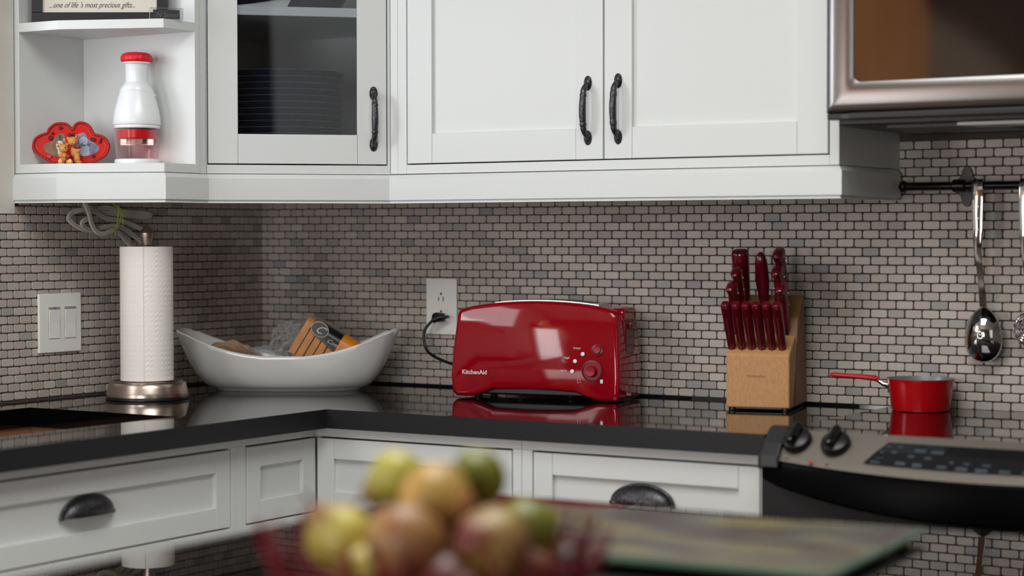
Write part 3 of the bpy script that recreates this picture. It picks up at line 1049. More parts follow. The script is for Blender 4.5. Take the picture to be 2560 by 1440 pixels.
# ------------------------------------------------------------------ boat-shaped bowl and its contents
BC = Vector((0.281, -0.252, C))
BA = math.atan2(CR.y, CR.x)
bw = thing('serving_bowl', 'large white boat-shaped porcelain bowl holding bread bags in the corner', 'bowl', BC, BA)


def bowl_pt(th, t, off=0.0):
    a, b_ = 0.246 - off, 0.106 - off
    c_, s_ = math.cos(th), math.sin(th)
    e = 0.50
    rx = a * math.copysign(abs(c_) ** e, c_)
    ry = b_ * math.copysign(abs(s_) ** e, s_)
    ry *= 1 - 0.04 * abs(rx / a) ** 3
    fx, fy_ = 0.162 * c_, 0.062 * s_
    g = t ** 0.50
    hr = 0.077 + 0.064 * abs(rx / a) ** 2.1 - 0.010 * (1 - (abs(s_) ** .4)) * (abs(rx / a) > .9)
    z = 0.006 + (hr - 0.006) * t
    return (fx + (rx - fx) * g, fy_ + (ry - fy_) * g, z)


b = MB()
N = 96
ths = [2 * PI * (i + .5) / N for i in range(N)]
rings = [[(0.155 * math.cos(t) , 0.056 * math.sin(t), 0.0) for t in ths], [(0.160 * math.cos(t), 0.060 * math.sin(t), 0.0005) for t in ths], [(0.163 * math.cos(t), 0.063 * math.sin(t), 0.006) for t in ths]]
for k in range(1, 15):
    rings.append([bowl_pt(t, (k / 14) ** 1.4) for t in ths])
rim = rings[-1]
rings.append([(p[0] * .992, p[1] * .975, p[2] + .0022) for p in rim])
rings.append([(p[0] * .980, p[1] * .945, p[2] + .0012) for p in rim])
for k in range(13, 2, -1):
    rings.append([(q[0], q[1], q[2] + .004) for q in [bowl_pt(t, (k / 14) ** 1.4, 0.0065) for t in ths]])
b.loft(rings)
b.build('bowl_shell', M['porcelain'], bw, smooth=1.2)

crust = mat('bread_crust', (206, 148, 98), 0.85, vary=(40, (184, 122, 74), .3), bump=(220, .5))
crumb = mat('bread_crumb', (206, 160, 112), 0.9, bump=(500, .6))


def film(name, tint, rough, alpha, scale, bstr):
    m = bpy.data.materials.new(name)
    m.use_nodes = True
    nt = m.node_tree
    nt.nodes.clear()
    o = nt.nodes.new('ShaderNodeOutputMaterial')
    mx = nt.nodes.new('ShaderNodeMixShader')
    t = nt.nodes.new('ShaderNodeBsdfTransparent')
    t.inputs[0].default_value = tint + (1,)
    g = nt.nodes.new('ShaderNodeBsdfGlossy')
    g.inputs['Roughness'].default_value = rough
    df = nt.nodes.new('ShaderNodeBsdfDiffuse')
    df.inputs[0].default_value = (.82, .82, .84, 1)
    m2 = nt.nodes.new('ShaderNodeMixShader')
    m2.inputs[0].default_value = 0.45
    nt.links.new(g.outputs[0], m2.inputs[1])
    nt.links.new(df.outputs[0], m2.inputs[2])
    lw = nt.nodes.new('ShaderNodeLayerWeight')
    lw.inputs['Blend'].default_value = alpha
    tc = nt.nodes.new('ShaderNodeTexCoord')
    n = nt.nodes.new('ShaderNodeTexNoise')
    n.inputs['Scale'].default_value = scale
    n.inputs['Distortion'].default_value = 1.5
    bp = nt.nodes.new('ShaderNodeBump')
    bp.inputs['Strength'].default_value = bstr
    bp.inputs['Distance'].default_value = .004
    nt.links.new(tc.outputs['Object'], n.inputs['Vector'])
    nt.links.new(n.outputs['Fac'], bp.inputs['Height'])
    for s in (g, df, lw):
        nt.links.new(bp.outputs['Normal'], s.inputs['Normal'])
    nt.links.new(lw.outputs['Facing'], mx.inputs[0])
    nt.links.new(t.outputs[0], mx.inputs[1])
    nt.links.new(m2.outputs[0], mx.inputs[2])
    nt.links.new(mx.outputs[0], o.inputs[0])
    return m


M['film'] = film('clear_plastic_film', (.97, .97, .97), .10, .10, 45, .7)
M['film2'] = film('crinkled_plastic_film', (.95, .95, .96), .06, .42, 60, 1.0)


def blob(parent, name, m, c, r, seed, amp=.18, freq=14, lv=4, rot=None):
    bm = bmesh.new()
    bmesh.ops.create_icosphere(bm, subdivisions=lv, radius=1)
    for v in bm.verts:
        d = v.co.normalized()
        k = 1 + amp * (abs(noise.noise(d * 2.4 + Vector((seed, 0, 0)))) * 1.6 - .3) + amp * .45 * abs(noise.noise(d * 6 + Vector((0, seed, 0))))
        v.co = Vector((d.x * r[0], d.y * r[1], d.z * r[2])) * k
    b = MB()
    b.bm.free()
    b.bm = bm
    o = b.build(name, m, parent, smooth=0.5, loc=c, rot=rot)
    return o


# sliced loaf in a labelled bag, leaning over the right half of the bowl
LA = math.radians(31)
lf = thing('bread_loaf', 'sliced brown bread in a clear bag with a black and orange label', 'bread', (0, 0, 0))
LM = Matrix.Translation(BC) @ Matrix.Rotation(BA, 4, 'Z') @ Matrix.Translation((0.082, 0.008, 0.092)) @ Matrix.Rotation(LA, 4, 'Y')
lf.matrix_basis = LM
for i in range(8):
    x = -.066 + .0176 * i
    k = 1.0 - .010 * abs(i * 1.4 - 3) ** 1.1
    hh, hd = .046 * k, .042 * k
    pts = [(-hd, -hh), (hd, -hh), (hd * 1.0, hh * .55), (hd * .9, hh * .85), (hd * .55, hh), (-hd * .55, hh), (-hd * .9, hh * .85), (-hd, hh * .55)]
    off = random.uniform(-.002, .002)
    s_ = MB().prism([(p[0] + off, p[1] + off) for p in pts], x, x + .0158, 'x').build('slice', crust, lf, bevel=.002)
    s_.data.materials.append(crumb)
    for pf in s_.data.polygons:
        if abs(pf.normal.x) > .9:
            pf.material_index = 1
lab_k = mat('label_black', (16, 14, 16), .3)
lab_o = mat('label_orange', (214, 128, 18), .35)
lab_t = mat('label_tan', (196, 182, 150), .4)


def label(name, x0, x1, zlow0, zlow1, m, off=.0008):
    b = MB()
    rings = []
    for i in range(9):
        t = i / 8
        x = x0 + (x1 - x0) * t
        zl = zlow0 + (zlow1 - zlow0) * t
        rings.append([(x, -.0445 - off, zl), (x, -.0445 - off, .028), (x, -.0415 - off, .040), (x, -.028, .0478 + off), (x, .03, .0478 + off)])
    b.loft(rings, cap=False, closed=False)
    o = b.build(name, m, lf, smooth=0.8)
    return o


label('label_band', -.034, .073, .017, -.002, lab_k)
label('label_panel', .022, .062, .0085, .004, lab_o, .0014)
disc = [(.0165 * math.cos(a), .0165 * math.sin(a)) for a in [2 * PI * i / 28 for i in range(28)]]
e_ = MB().prism([(-.030 + p[0] * 1.25, .034 + p[1]) for p in disc], -.0475, -.0462, 'y').build('label_emblem', lab_t, lf)
MB().prism([(-.030 + p[0] * 1.17, .034 + p[1] * .92) for p in disc], -.0482, -.0474, 'y').build('emblem_face', lab_k, e_)
text('emblem_letter', 'C', .026, lab_t, lf, (-.040, -.0486, .0255), shear=.5)
text('label_script', 'Com', .013, lab_t, lf, (-.004, -.0466, .018), shear=.4)
text('label_lettering', 'UN', .0115, lab_t, lf, (.026, -.0475, .022))
text('label_lettering', 'YE', .0115, lab_t, lf, (.045, -.0475, .022))
bag = blob(lf, 'bag', M['film'], (-.010, 0, 0), (.086, .054, .054), 3, .05, lv=5)
blob(lf, 'bag_neck', M['film2'], (-.086, 0, -.026), (.030, .034, .036), 8, .35, lv=5)
# crumpled clear bag with rolls in the middle, brown bag on the left


def in_bowl(x, y, z):
    return BC + Matrix.Rotation(BA, 3, 'Z') @ Vector((x, y, z))


rb = thing('roll_bag', 'crumpled clear plastic bag with a bread roll in the middle of the white bowl', 'bag', in_bowl(-.045, .0, .052), BA)
blob(rb, 'wrapping', M['film2'], (0, 0, 0.004), (.060, .046, .040), 21, .26, lv=5)
blob(rb, 'bread_roll', crust, (-.026, -.004, .002), (.026, .024, .024), 5, .05)
pb = thing('bakery_bag', 'crumpled brown translucent bakery bag at the left end of the white bowl', 'bag', in_bowl(-.135, .012, .065), BA)
blob(pb, 'wrapping', mat('brown_bag', (178, 152, 126), .45, vary=(14, (132, 92, 62), .25), bump=(40, .8)), (0, 0, 0), (.068, .042, .040), 33, .22, lv=5)

# ------------------------------------------------------------------ paper towel
PT = Vector((0.1745, -0.5945, C))
ph = thing('paper_towel_holder', 'brushed nickel paper towel holder with a round domed base', 'holder', PT)
MB().lathe([(.0860, 0.0), (.0868, .001), (.0868, .0045), (.0860, .006)], 64).build('rubber_foot', M['blackplastic'], ph, smooth=0.6)
MB().lathe([(.0868, .006), (.0872, .008), (.0850, .017), (.0822, .027), (.0802, .0335), (.0780, .0358), (.0690, .0368), (.010, .0374), (.0001, .0374)], 64).build('base', M['nickel'], ph, smooth=0.6)
MB().lathe([(.0745, .0352), (.0748, .0380), (.0715, .0395), (.0690, .0385), (.0690, .0370)], 140, cap=False, flute=lambda a, r, z: 1 + .006 * math.sin(a * 70)).build('knurled_ring', M['nickel'], ph, smooth=0.5)
MB().lathe([(.0035, .037), (.0035, .338), (.0001, .338)], 16).build('pole', M['nickel'], ph, smooth=0.6)
MB().lathe([(.0035, .3225), (.0105, .3235), (.0125, .336), (.0148, .347), (.0150, .3500), (.0118, .3560), (.0060, .3620), (.0015, .3645), (.0001, .3648)], 32).build('finial', M['nickel'], ph, smooth=0.5)
pr = thing('paper_towel_roll', 'white embossed paper towel roll standing on the nickel holder', 'paper towel', PT + Vector((0, 0, .0400)))
b = MB()
seg = 168
RR = .0545
seam = math.atan2(-CF.y, -CF.x) + 0.05
rings = []
nz = 150
for k in range(nz + 1):
    z = .2815 * k / nz
    ring = []
    for i in range(seg):
        a = 2 * PI * i / seg
        d = ((a - seam + PI) % (2 * PI)) - PI
        r = RR + (.0018 if d < 0 else 0) * (1 if d > -1.5 else max(0, 1 - (-d - 1.5)))
        # quilted emboss: dimples in a wavy lattice
        if 0 < k < nz:
            u, v = a * RR / .0052, z / .0052
            r += .0007 * math.sin(u * PI) * math.sin(v * PI + (int(u) % 2) * PI / 2) * (0.55 + .45 * math.sin(u * .9) * math.sin(v * .22)) * (1 if d > 0 else .55)
        ring.append((r * math.cos(a), r * math.sin(a), z))
    rings.append(ring)
rings = [[(.019 * math.cos(2 * PI * i / seg), .019 * math.sin(2 * PI * i / seg), 0) for i in range(seg)]] + rings + [[(.019 * math.cos(2 * PI * i / seg), .019 * math.sin(2 * PI * i / seg), .2815) for i in range(seg)]]
rings.append(rings[0])
b.loft(rings, cap=False)
b.build('sheets', M['paper'], pr, smooth=0.7)
bm_ = MB()
bm_.tube([(.0190 * math.cos(t * 2 * PI / 24), .0190 * math.sin(t * 2 * PI / 24), .281) for t in range(25)], .0012, 6)
bm_.build('core', mat('cardboard', (150, 120, 90), .9), pr)

# ------------------------------------------------------------------ knife block
KA = math.radians(13)
KO = Vector((1.400, -0.200, C))
kb = thing('knife_block', 'light maple knife block with a small front box, standing left of the range', 'knife block', KO, KA)
MB().prism([(.033, .006), (.186, .006), (.150, .222), (.146, .2235), (.094, .180), (.090, .174)], -.0690, .0650, 'x').build('rear_block', M['maple_shaded'], kb, bevel=.0035)
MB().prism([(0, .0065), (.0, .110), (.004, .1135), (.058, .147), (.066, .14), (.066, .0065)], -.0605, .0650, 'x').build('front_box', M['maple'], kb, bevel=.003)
for x in (-.050, .055):
    for y in (.012, .16):
        MB().lathe([(.007, 0), (.008, .001), (.008, .0065)], 14, (x, y, 0)).build('foot', M['blackplastic'], kb)
MB().box(-.056, .060, .008, .168, .0035, .0066).build('base_pad', M['blackplastic'], kb)
text('brand_burn', 'KitchenAid', .0085, mat('burn_mark', (164, 118, 74), .7), kb, (-.020, -.0004, .0660))
for i in range(6):
    x = -.0525 + .0200 * i
    MB().box(x - .001, x + .001, .020, .034, .112, .129).build('slot', slot, kb)
LEAN = math.radians(33)
LEAN2 = math.radians(22)
hm = mat('knife_red', (92, 5, 22), .2, spec=.5, coat=.2)
kroot = None
knives = []
bpy.context.view_layer.update()


def kloc(x, y, z):
    return Matrix.Translation(KO) @ Matrix.Rotation(KA, 4, 'Z') @ Matrix.Translation((x, y, z))


steak = thing('steak_knife', 'x', 'knife', (0, 0, 0))
rings = []
KS = 1.5
for t, w_, d_, yo in ((0, .0050, .0065, 0), (.012, .0054, .0075, 0), (.05, .0060, .0088, .001), (.085, .0062, .0098, 0), (.103, .0064, .0108, -.002), (.110, .0060, .0098, -.003), (.1135, .0045, .007, -.0035)):
    rings.append([(KS * w_ * math.copysign(abs(math.cos(a)) ** .7, math.cos(a)), yo + d_ * math.copysign(abs(math.sin(a)) ** .7, math.sin(a)), t) for a in [2 * PI * (i + .5) / 16 for i in range(16)]])
MB().loft(rings).build('handle', hm, steak, smooth=0.7)
MB().box(-.0007, .0007, -.006, .006, -.075, .001).build('blade', M['steel'], steak)
MB().box(-.0011, .0011, -.0095, -.0072, .004, .095).build('tang', mat('brass_tang', (150, 96, 70), .3, .8), steak)
names6 = ('leftmost, nearest the outlet side', 'second from the left', 'third from the left', 'fourth from the left', 'fifth from the left', 'rightmost, nearest the range')
for i in range(6):
    o = steak if i == 0 else copy_tree(steak)
    o.name = 'steak_knife'
    o.matrix_basis = kloc(-.0525 + .0200 * i, .0200, .1195) @ Matrix.Rotation(LEAN, 4, 'X') @ Matrix.Rotation(random.uniform(-.05, .05), 4, 'Z')
    tag(o, 'red-handled steak knife in the front row of the block, ' + names6[i], 'knife', 'steak knives in the front box of the knife block')


def big_knife(name, label, x, y, z, L, kind='beak', lean=LEAN2, sc=1.0, cat='knife'):
    o = thing(name, label, cat, (0, 0, 0), 0)
    o.matrix_basis = kloc(x, y, z) @ Matrix.Rotation(lean, 4, 'X')
    rings = []
    if kind == 'beak':
        prof = [(0, .0085, .0125, 0), (.10, .0090, .0135, 0), (.35, .0095, .0165, .002), (.6, .0088, .0145, .003), (.80, .0085, .0140, .001), (.90, .0095, .0185, -.004), (.96, .0098, .0205, -.006), (1.0, .0085, .0185, -.006), (1.02, .0055, .013, -.005)]
    elif kind == 'steel':
        prof = [(0, .009, .009, 0), (.3, .0125, .0125, 0), (.8, .0145, .0145, 0), (.97, .0150, .0150, 0), (1.0, .0135, .0135, 0), (1.01, .0095, .0095, 0)]
    else:
        prof = [(0, .006, .007, 0), (.15, .0085, .010, 0), (.5, .0120, .012, 0), (.85, .0105, .011, 0), (.97, .0070, .009, 0), (1.01, .0030, .005, 0)]
    for t, w_, d_, yo in prof:
        rings.append([(sc * w_ * math.copysign(abs(math.cos(a)) ** .75, math.cos(a)), sc * (yo + d_ * math.copysign(abs(math.sin(a)) ** .75, math.sin(a))), t * L) for a in [2 * PI * (i + .5) / 20 for i in range(20)]])
    MB().loft(rings).build('handle', hm, o, smooth=0.8)
    if kind == 'beak':
        b = MB()
        b.tube([(0, sc * -.0215, L * .945), (0, sc * -.0175, L * .995), (0, 0, L * 1.024), (0, sc * .0085, L * 1.0), (0, sc * .0135, L * .8), (0, sc * .0178, L * .40), (0, sc * .0135, L * .1)], .0011, 6)
        b.build('tang', M['steel'], o, smooth=1)
        for t in (.25, .55, .8):
            MB().lathe([(.0022, -sc * .0100), (.0022, sc * .0100)], 8).build('rivet', M['steel'], o, loc=(0, sc * .002, t * L), rot=(0, PI / 2, 0))
    MB().box(-.0009, .0009, -.012 * sc, .010 * sc, -.10, .002).build('blade', M['steel'], o)
    return o


GK = 'large knives in the rear of the knife block'
big_knife('sharpening_steel', 'thick plain red sharpening steel handle, tallest at the back left of the block', -.055, .142, .200, .120, 'steel', sc=1.15, cat='sharpening steel')
big_knife('kitchen_knife', 'red-handled knife directly in front of the tall sharpening steel', -.055, .108, .184, .100, 'beak', sc=1.1)
big_knife('kitchen_knife', 'shorter red-handled knife, front one of the left column in the block', -.058, .080, .150, .106, 'beak', sc=1.08)
sh = big_knife('kitchen_shears', 'red kitchen shears with two slim loops in the middle of the block', -.012, .134, .200, .116, 'slim', sc=1.15, cat='scissors')
o = sh.children[0]
o2 = o.copy()
COL.objects.link(o2)
o2.location = (-.004, -.036, -.022)
o2.rotation_euler = (.10, 0, 0)
big_knife('kitchen_knife', 'red-handled knife with the tallest end cap, back right of the block', .026, .136, .205, .118, 'beak', sc=1.2)
big_knife('kitchen_knife', 'red-handled knife in the middle of the right column of the block', .028, .108, .184, .104, 'beak', sc=1.15)
big_knife('kitchen_knife', 'red-handled paring knife, front right of the block above the slots', .040, .084, .155, .100, 'beak', sc=1.15)

# ------------------------------------------------------------------ saucepan on the cooktop
sn = thing('saucepan', 'small red saucepan with a grey inside and red handle, on the cooktop', 'saucepan', (1.690, -0.078, 0.9207))
MB().lathe([(.050, 0), (.0545, .001), (.0560, .005), (.0625, .052), (.0648, .061), (.0652, .0622), (.0640, .0622), (.0615, .052)], 56, cap=False).build('pan_body', mat('red_enamel', (178, 8, 18), .22, spec=.5, coat=.3), sn, smooth=0.7)
MB().lathe([(.0640, .0622), (.0612, .052), (.0545, .006), (.051, .003), (.0001, .003)], 56, cap=False).build('lining', mat('grey_nonstick', (130, 134, 140), .35, .3), sn, smooth=0.8)
MB().lathe([(.0001, .0005), (.050, .0005)], 40, cap=False).build('base', M['blackplastic'], sn)
hd = Vector((-0.96, -0.28, 0)).normalized()
P0 = hd * .061 + Vector((0, 0, .046))
MB().tube([P0 + Vector((.004, 0, 0)), P0 + hd * .010 + Vector((0, 0, .004)), P0 + hd * .022 + Vector((0, 0, .013))], [.006, .005, .0045], 10).build('handle_bracket', M['chrome'], sn, smooth=1)
b = MB()
b.tube([P0 + hd * .018 + Vector((0, 0, .012)), P0 + hd * .026 + Vector((0, 0, .0145)), P0 + hd * .055 + Vector((0, 0, .0170)), P0 + hd * .085 + Vector((0, 0, .0185)), P0 + hd * .105 + Vector((0, 0, .0200)), P0 + hd * .113 + Vector((0, 0, .0205))], [.0042, .0058, .0050, .0042, .0052, .003], 12, sx=1.5)
b.build('handle', mat('red_silicone', (190, 26, 34), .4), sn, smooth=1)
MB().box(-.007, .007, -.002, .002, -.010, .010).build('bracket_plate', M['blackplastic'], sn, bevel=.001, loc=hd * .062 + Vector((.004, -.006, .044)), rot=(0, 0, math.atan2(hd.y, hd.x) + PI / 2))

# ------------------------------------------------------------------ utensil rail with spoon and skimmer
ur = thing('utensil_rail', 'black iron utensil rail on the tiled wall above the cooktop', 'rail', (1.64, -0.05, 1.3530))
b = MB()
b.tube([(0.004, 0, 0), (0.70, 0, 0)], .0080, 20)
b.build('bar', M['blackiron'], ur, smooth=0.8)
MB().tube([(-.006, 0, 0), (-.002, 0, 0), (.004, 0, 0), (.008, 0, 0), (.010, 0, 0)], [.004, .0105, .0120, .0105, .008], 18).build('end_knob', M['blackiron'], ur, smooth=0.8)
for xb in (.1155, .60):
    q = []
    for i in range(40):
        a = 2 * PI * i / 40
        r = .0255 + .006 * math.cos(4 * a)
        q.append((xb + r * 1.0 * math.cos(a) * 1.0, (r + .004 * abs(math.sin(a))) * 1.12 * math.sin(a)))
    pl = MB().prism(q, .0425, .0462, 'y').build('bracket_plate', M['blackiron'], ur, bevel=.001)
    b = MB()
    b.tube([(xb, .044, 0), (xb, .02, 0), (xb, 0, 0)], [.008, .006, .009], 12)
    b.tube([(xb - .014, 0, 0), (xb - .011, 0, 0), (xb + .011, 0, 0), (xb + .014, 0, 0)], [.009, .0125, .0125, .009], 16)
    b.build('bracket_arm', M['blackiron'], ur, smooth=0.8)


def ladle(name, label, cat, x):
    o = thing(name, label, cat, (x, -0.058, 1.353))
    b = MB()
    # flat strap handle with a hook over the bar
    path = [(0, .026, -.004), (0, .020, .007), (0, .010, .0125), (0, 0, .012), (0, -.004, 0.002), (0, -.003, -.03), (0, -.002, -.08), (0.000, 0, -.13), (0.001, .006, -.150), (.003, .014, -.19), (.0045, .022, -.232)]
    wid = [.006, .007, .0085, .0095, .0105, .0110, .0100, .0072, .0060, .0062, .0075]
    th = .0011
    rings = []
    for (px, py, pz), w_ in zip(path, wid):
        rings.append([(px - w_, py - th * .3, pz), (px - w_ * .8, py - th, pz), (px + w_ * .8, py - th, pz), (px + w_, py - th * .3, pz), (px + w_ * .8, py + th, pz), (px - w_ * .8, py + th, pz)])
    b.loft(rings)
    b.build('handle', M['chrome'], o, smooth=0.5)
    for z in (-.040, -.062, -.084):
        MB().lathe([(.0025, 0), (.0022, .0012), (.0001, .0016)], 14).build('rivet', M['steel'], o, loc=(0, -.003, z), rot=(PI / 2, 0, 0))
    return o


spn = ladle('serving_spoon', 'large polished steel serving spoon hanging from the black rail', 'spoon', 1.7950)
b = MB()
rings = []
for i in range(15):
    t = i / 14
    k = t
    ring = []
    for j in range(40):
        a = 2 * PI * j / 40
        zz = math.sin(a)
        egg = 1 + .16 * zz * -1
        ring.append((.0045 + .0375 * k * math.cos(a) * egg, .022 - .021 * (1 - k * k) + .0, -.2855 + .0535 * k * zz))
    rings.append(ring)
b.loft(rings[1:], cap=False)
b.add([rings[1][j] for j in range(40)], [tuple(range(40))])
sb_ = b.build('bowl', M['chrome'], spn, smooth=1.2)
sd = sb_.modifiers.new('solid', 'SOLIDIFY')
sd.thickness = .0012
skm = ladle('wire_skimmer', 'shiny beaded wire skimmer at the right edge, hanging from the rail', 'skimmer', 1.886)
b = MB()
for k in range(7):
    r = .031 * math.cos(k / 7 * PI / 2)
    y = .022 - .018 * math.sin(k / 7 * PI / 2)
    b.tube([(.0045 + r * math.cos(a), y, -.272 + r * 1.05 * math.sin(a)) for a in [2 * PI * i / 30 for i in range(31)]], .0012, 6)
for k in range(10):
    a = 2 * PI * k / 10
    b.tube([(.0045 + .031 * math.cos(t) * math.cos(a), .022 - .018 * math.sin(t), -.272 + .0325 * math.cos(t) * math.sin(a)) for t in [PI / 2 * i / 6 for i in range(7)]], .0012, 6)
b.build('wire_basket', M['chrome'], skm, smooth=1)
b = MB()
for k in range(22):
    a = 2 * PI * k / 22
    b.lathe([(.0003, -.0028), (.0024, -.0012), (.0028, 0), (.0024, .0012), (.0003, .0028)], 8, (.0045 + .032 * math.cos(a), .022, -.272 + .0335 * math.sin(a)))
b.build('beads', M['chrome'], skm, smooth=1)
#PART3
# ------------------------------------------------------------------ things on the open shelf
ch = thing('food_chopper', 'white push-top food chopper with a red ribbed knob and clear cup on the shelf', 'chopper', (0.2155, -0.6665, 1.4065), BA)
clearp = film('clear_pink_plastic', (.97, .86, .86), .04, .12, 20, .0)
wp = mat('glossy_white_plastic', (232, 234, 236), .22)
MB().lathe([(.0440, 0), (.0462, .001), (.0462, .0085), (.0445, .0105), (.0001, .0105)], 48).build('base', wp, ch, smooth=.6)
MB().lathe([(.0425, .0108), (.0445, .030), (.0478, .0715), (.0485, .0760), (.0468, .0760), (.0428, .030), (.0405, .0125)], 48, cap=False).build('cup', clearp, ch, smooth=.8)
MB().lathe([(.0430, .0735), (.0470, .0740), (.0475, .0775), (.0468, .0805), (.0440, .0808)], 48).build('collar', wp, ch, smooth=.5)
MB().lathe([(.0480, .0810), (.0490, .0825), (.0482, .095), (.0458, .110), (.0424, .1235), (.0378, .1400), (.0335, .1520), (.0300, .1600), (.0262, .1660), (.0236, .1690), (.0001, .169)], 56).build('housing', wp, ch, smooth=.8)
b = MB()
rings = []
for k in range(9):
    t = k / 8
    r = .0365 * math.cos(t * PI / 2 * .93)
    rings.append([(r * math.cos(a), r * math.sin(a) * .95, .1520 + .0235 * math.sin(t * PI / 2) + (-.010 * abs(math.cos(a)) ** 2 * (1 - t))) for a in [2 * PI * i / 40 for i in range(40)]])
b.loft(rings)
b.build('shoulder_cap', wp, ch, smooth=1)
MB().tube([(.0365, -.004, .1445), (.0385, -.004, .1420), (.0360, -.004, .1400)], .0022, 8).build('latch', wp, ch, smooth=1)
MB().lathe([(.0230, .165), (.0230, .2035), (.0245, .2065), (.0290, .2080), (.0290, .2100), (.0001, .2100)], 40).build('plunger', wp, ch, smooth=.6)
MB().lathe([(.0285, .2098), (.0318, .2120), (.0328, .2170), (.0320, .2225), (.0285, .2272), (.0210, .2300), (.0100, .2310), (.0001, .2312)], 80, flute=lambda a, r, z: 1 - .05 * max(0, math.cos(a * 10)) ** 6 * min(1, r / .02)).build('knob', mat('red_rubber', (214, 18, 34), .45), ch, smooth=1)
MB().lathe([(.0001, .052), (.0385, .052), (.0405, .054), (.0415, .0700), (.0001, .0700)], 40).build('blade_carrier', mat('red_insert', (200, 20, 30), .3), ch, smooth=.6)
b = MB()
for k in range(3):
    a = PI / 3 * k
    b.prism([(-.034 * math.cos(a) - .0004 * math.sin(a), -.034 * math.sin(a) + .0004 * math.cos(a)), (.034 * math.cos(a) - .0004 * math.sin(a), .034 * math.sin(a) + .0004 * math.cos(a)), (.034 * math.cos(a) + .0004 * math.sin(a), .034 * math.sin(a) - .0004 * math.cos(a)), (-.034 * math.cos(a) + .0004 * math.sin(a), -.034 * math.sin(a) - .0004 * math.cos(a))], .040, .052)
b.build('blades', M['steel'], ch)

# double heart photo frame with two little bears
hf = thing('heart_photo_frame', 'small red double-heart photo frame with two tan teddy bear figurines', 'photo frame', (0.0885, -0.7295, 1.4065), BA)
K = .00083 / 9.6


def hp(pts):
    return [((x - 1140) * K, (1215 - y) * K) for x, y in pts]


def closed_smooth(pts, n=5):
    P = [Vector((p[0], p[1], 0)) for p in pts]
    out = []
    m_ = len(P)
    for i in range(m_):
        a, b_, c_, d_ = P[i - 1], P[i], P[(i + 1) % m_], P[(i + 2) % m_]
        for k in range(n):
            t = k / n
            q = 0.5 * ((2 * b_) + (c_ - a) * t + (2 * a - 5 * b_ + 4 * c_ - d_) * t * t + (3 * b_ - a - 3 * c_ + d_) * t ** 3)
            out.append((q.x, q.y))
    return out


outl = closed_smooth(hp([(228, 780), (270, 610), (400, 510), (560, 450), (610, 340), (720, 245), (850, 208), (1000, 225), (1100, 300), (1165, 372), (1230, 250), (1340, 190), (1500, 225), (1600, 325), (1690, 480), (1850, 525), (1980, 610), (2055, 760), (2035, 900), (1960, 1020), (1800, 1120), (1640, 1195), (1500, 1212), (1140, 1212), (780, 1212), (640, 1160), (560, 1110), (400, 1010), (280, 900)]), 4)
inl = closed_smooth(hp([(470, 780), (540, 690), (680, 640), (780, 500), (900, 432), (975, 490), (1015, 620), (1035, 760), (1025, 900), (920, 1035), (700, 985), (540, 900)]), 3)
inr = closed_smooth(hp([(1255, 520), (1380, 432), (1480, 455), (1560, 590), (1700, 680), (1828, 790), (1780, 900), (1600, 985), (1430, 1012), (1300, 930), (1235, 740)]), 3)
redc = mat('red_ceramic', (206, 10, 18), .18, spec=.5, coat=.4)
LT = Matrix.Rotation(math.radians(-10), 4, 'X')


def tilt(o):
    o.matrix_local = LT
    return o


bk = tilt(MB().prism(outl, 0, .006, 'y').build('frame_plate', redc, hf, bevel=.001))
b = MB()
cxy = Vector((0, .045))
m_ = len(outl)
for i in range(m_):
    p, q = Vector(outl[i]), Vector(outl[(i + 1) % m_])
    md_ = (p + q) / 2
    b.lathe([(.0002, -.0032), (.0027, -.0020), (.0035, .0002), (.0027, .0022), (.0002, .0032)], 8, (md_.x * .992, -.0012 + .0012 * (i % 2), .0030 + md_.y * .975))
b.build('ruffle_beads', mat('red_bead', (170, 16, 22), .3, coat=.3), bk, smooth=1)
gold = mat('gold_line', (214, 132, 60), .3, .5)
ins_l = [((p[0]) * .90, .0455 + (p[1] - .0455) * .86) for p in outl]
MB().tube([(p[0], -.0008, p[1]) for p in ins_l + ins_l[:1]], .0005, 6).build('gilt_line', gold, bk, smooth=1)
pm = mat('photo_print_brown', (150, 108, 76), .4, vary=(60, (96, 72, 50), .25))
pm2 = mat('photo_print_grey', (140, 140, 160), .4, vary=(70, (88, 84, 104), .25))
ph1 = MB().prism(inl, -.0014, -.0004, 'y').build('photo', pm, bk)
ph2 = MB().prism(inr, -.0014, -.0004, 'y').build('photo', pm2, bk)


def disc2(parent, name, m, c, rx, rz_, y=-.0020, n_=20):
    q = hp([c])[0]
    return MB().prism([(q[0] + rx * K * math.cos(2 * PI * i / n_), q[1] + rz_ * K * math.sin(2 * PI * i / n_)) for i in range(n_)], y, y + .0005, 'y').build(name, m, parent)


wh = mat('print_cream', (206, 200, 190), .5)
dk = mat('print_dark', (62, 58, 66), .5)
gy = mat('print_lilac', (160, 166, 184), .5)
pk = mat('print_pink', (176, 120, 122), .5)
disc2(ph1, 'coloured_face', wh, (870, 740), 82, 120)
disc2(ph1, 'printed_body', wh, (900, 900), 75, 110, -.0019)
disc2(ph1, 'printed_ear', dk, (875, 560), 28, 70, -.0023)
disc2(ph1, 'printed_ear', pk, (975, 610), 34, 50, -.0022)
disc2(ph1, 'printed_nose', dk, (850, 765), 34, 30, -.0026)
for c_ in ((825, 690), (900, 710)):
    disc2(ph1, 'printed_eye', dk, c_, 18, 16, -.0026)
disc2(ph2, 'coloured_face', gy, (1440, 640), 105, 115)
disc2(ph2, 'printed_body', gy, (1490, 880), 130, 130, -.0019)
disc2(ph2, 'printed_arm', mat('print_violet', (112, 108, 140), .5), (1640, 820), 60, 110, -.0022)
disc2(ph2, 'printed_bow', pk, (1340, 500), 60, 40, -.0024)
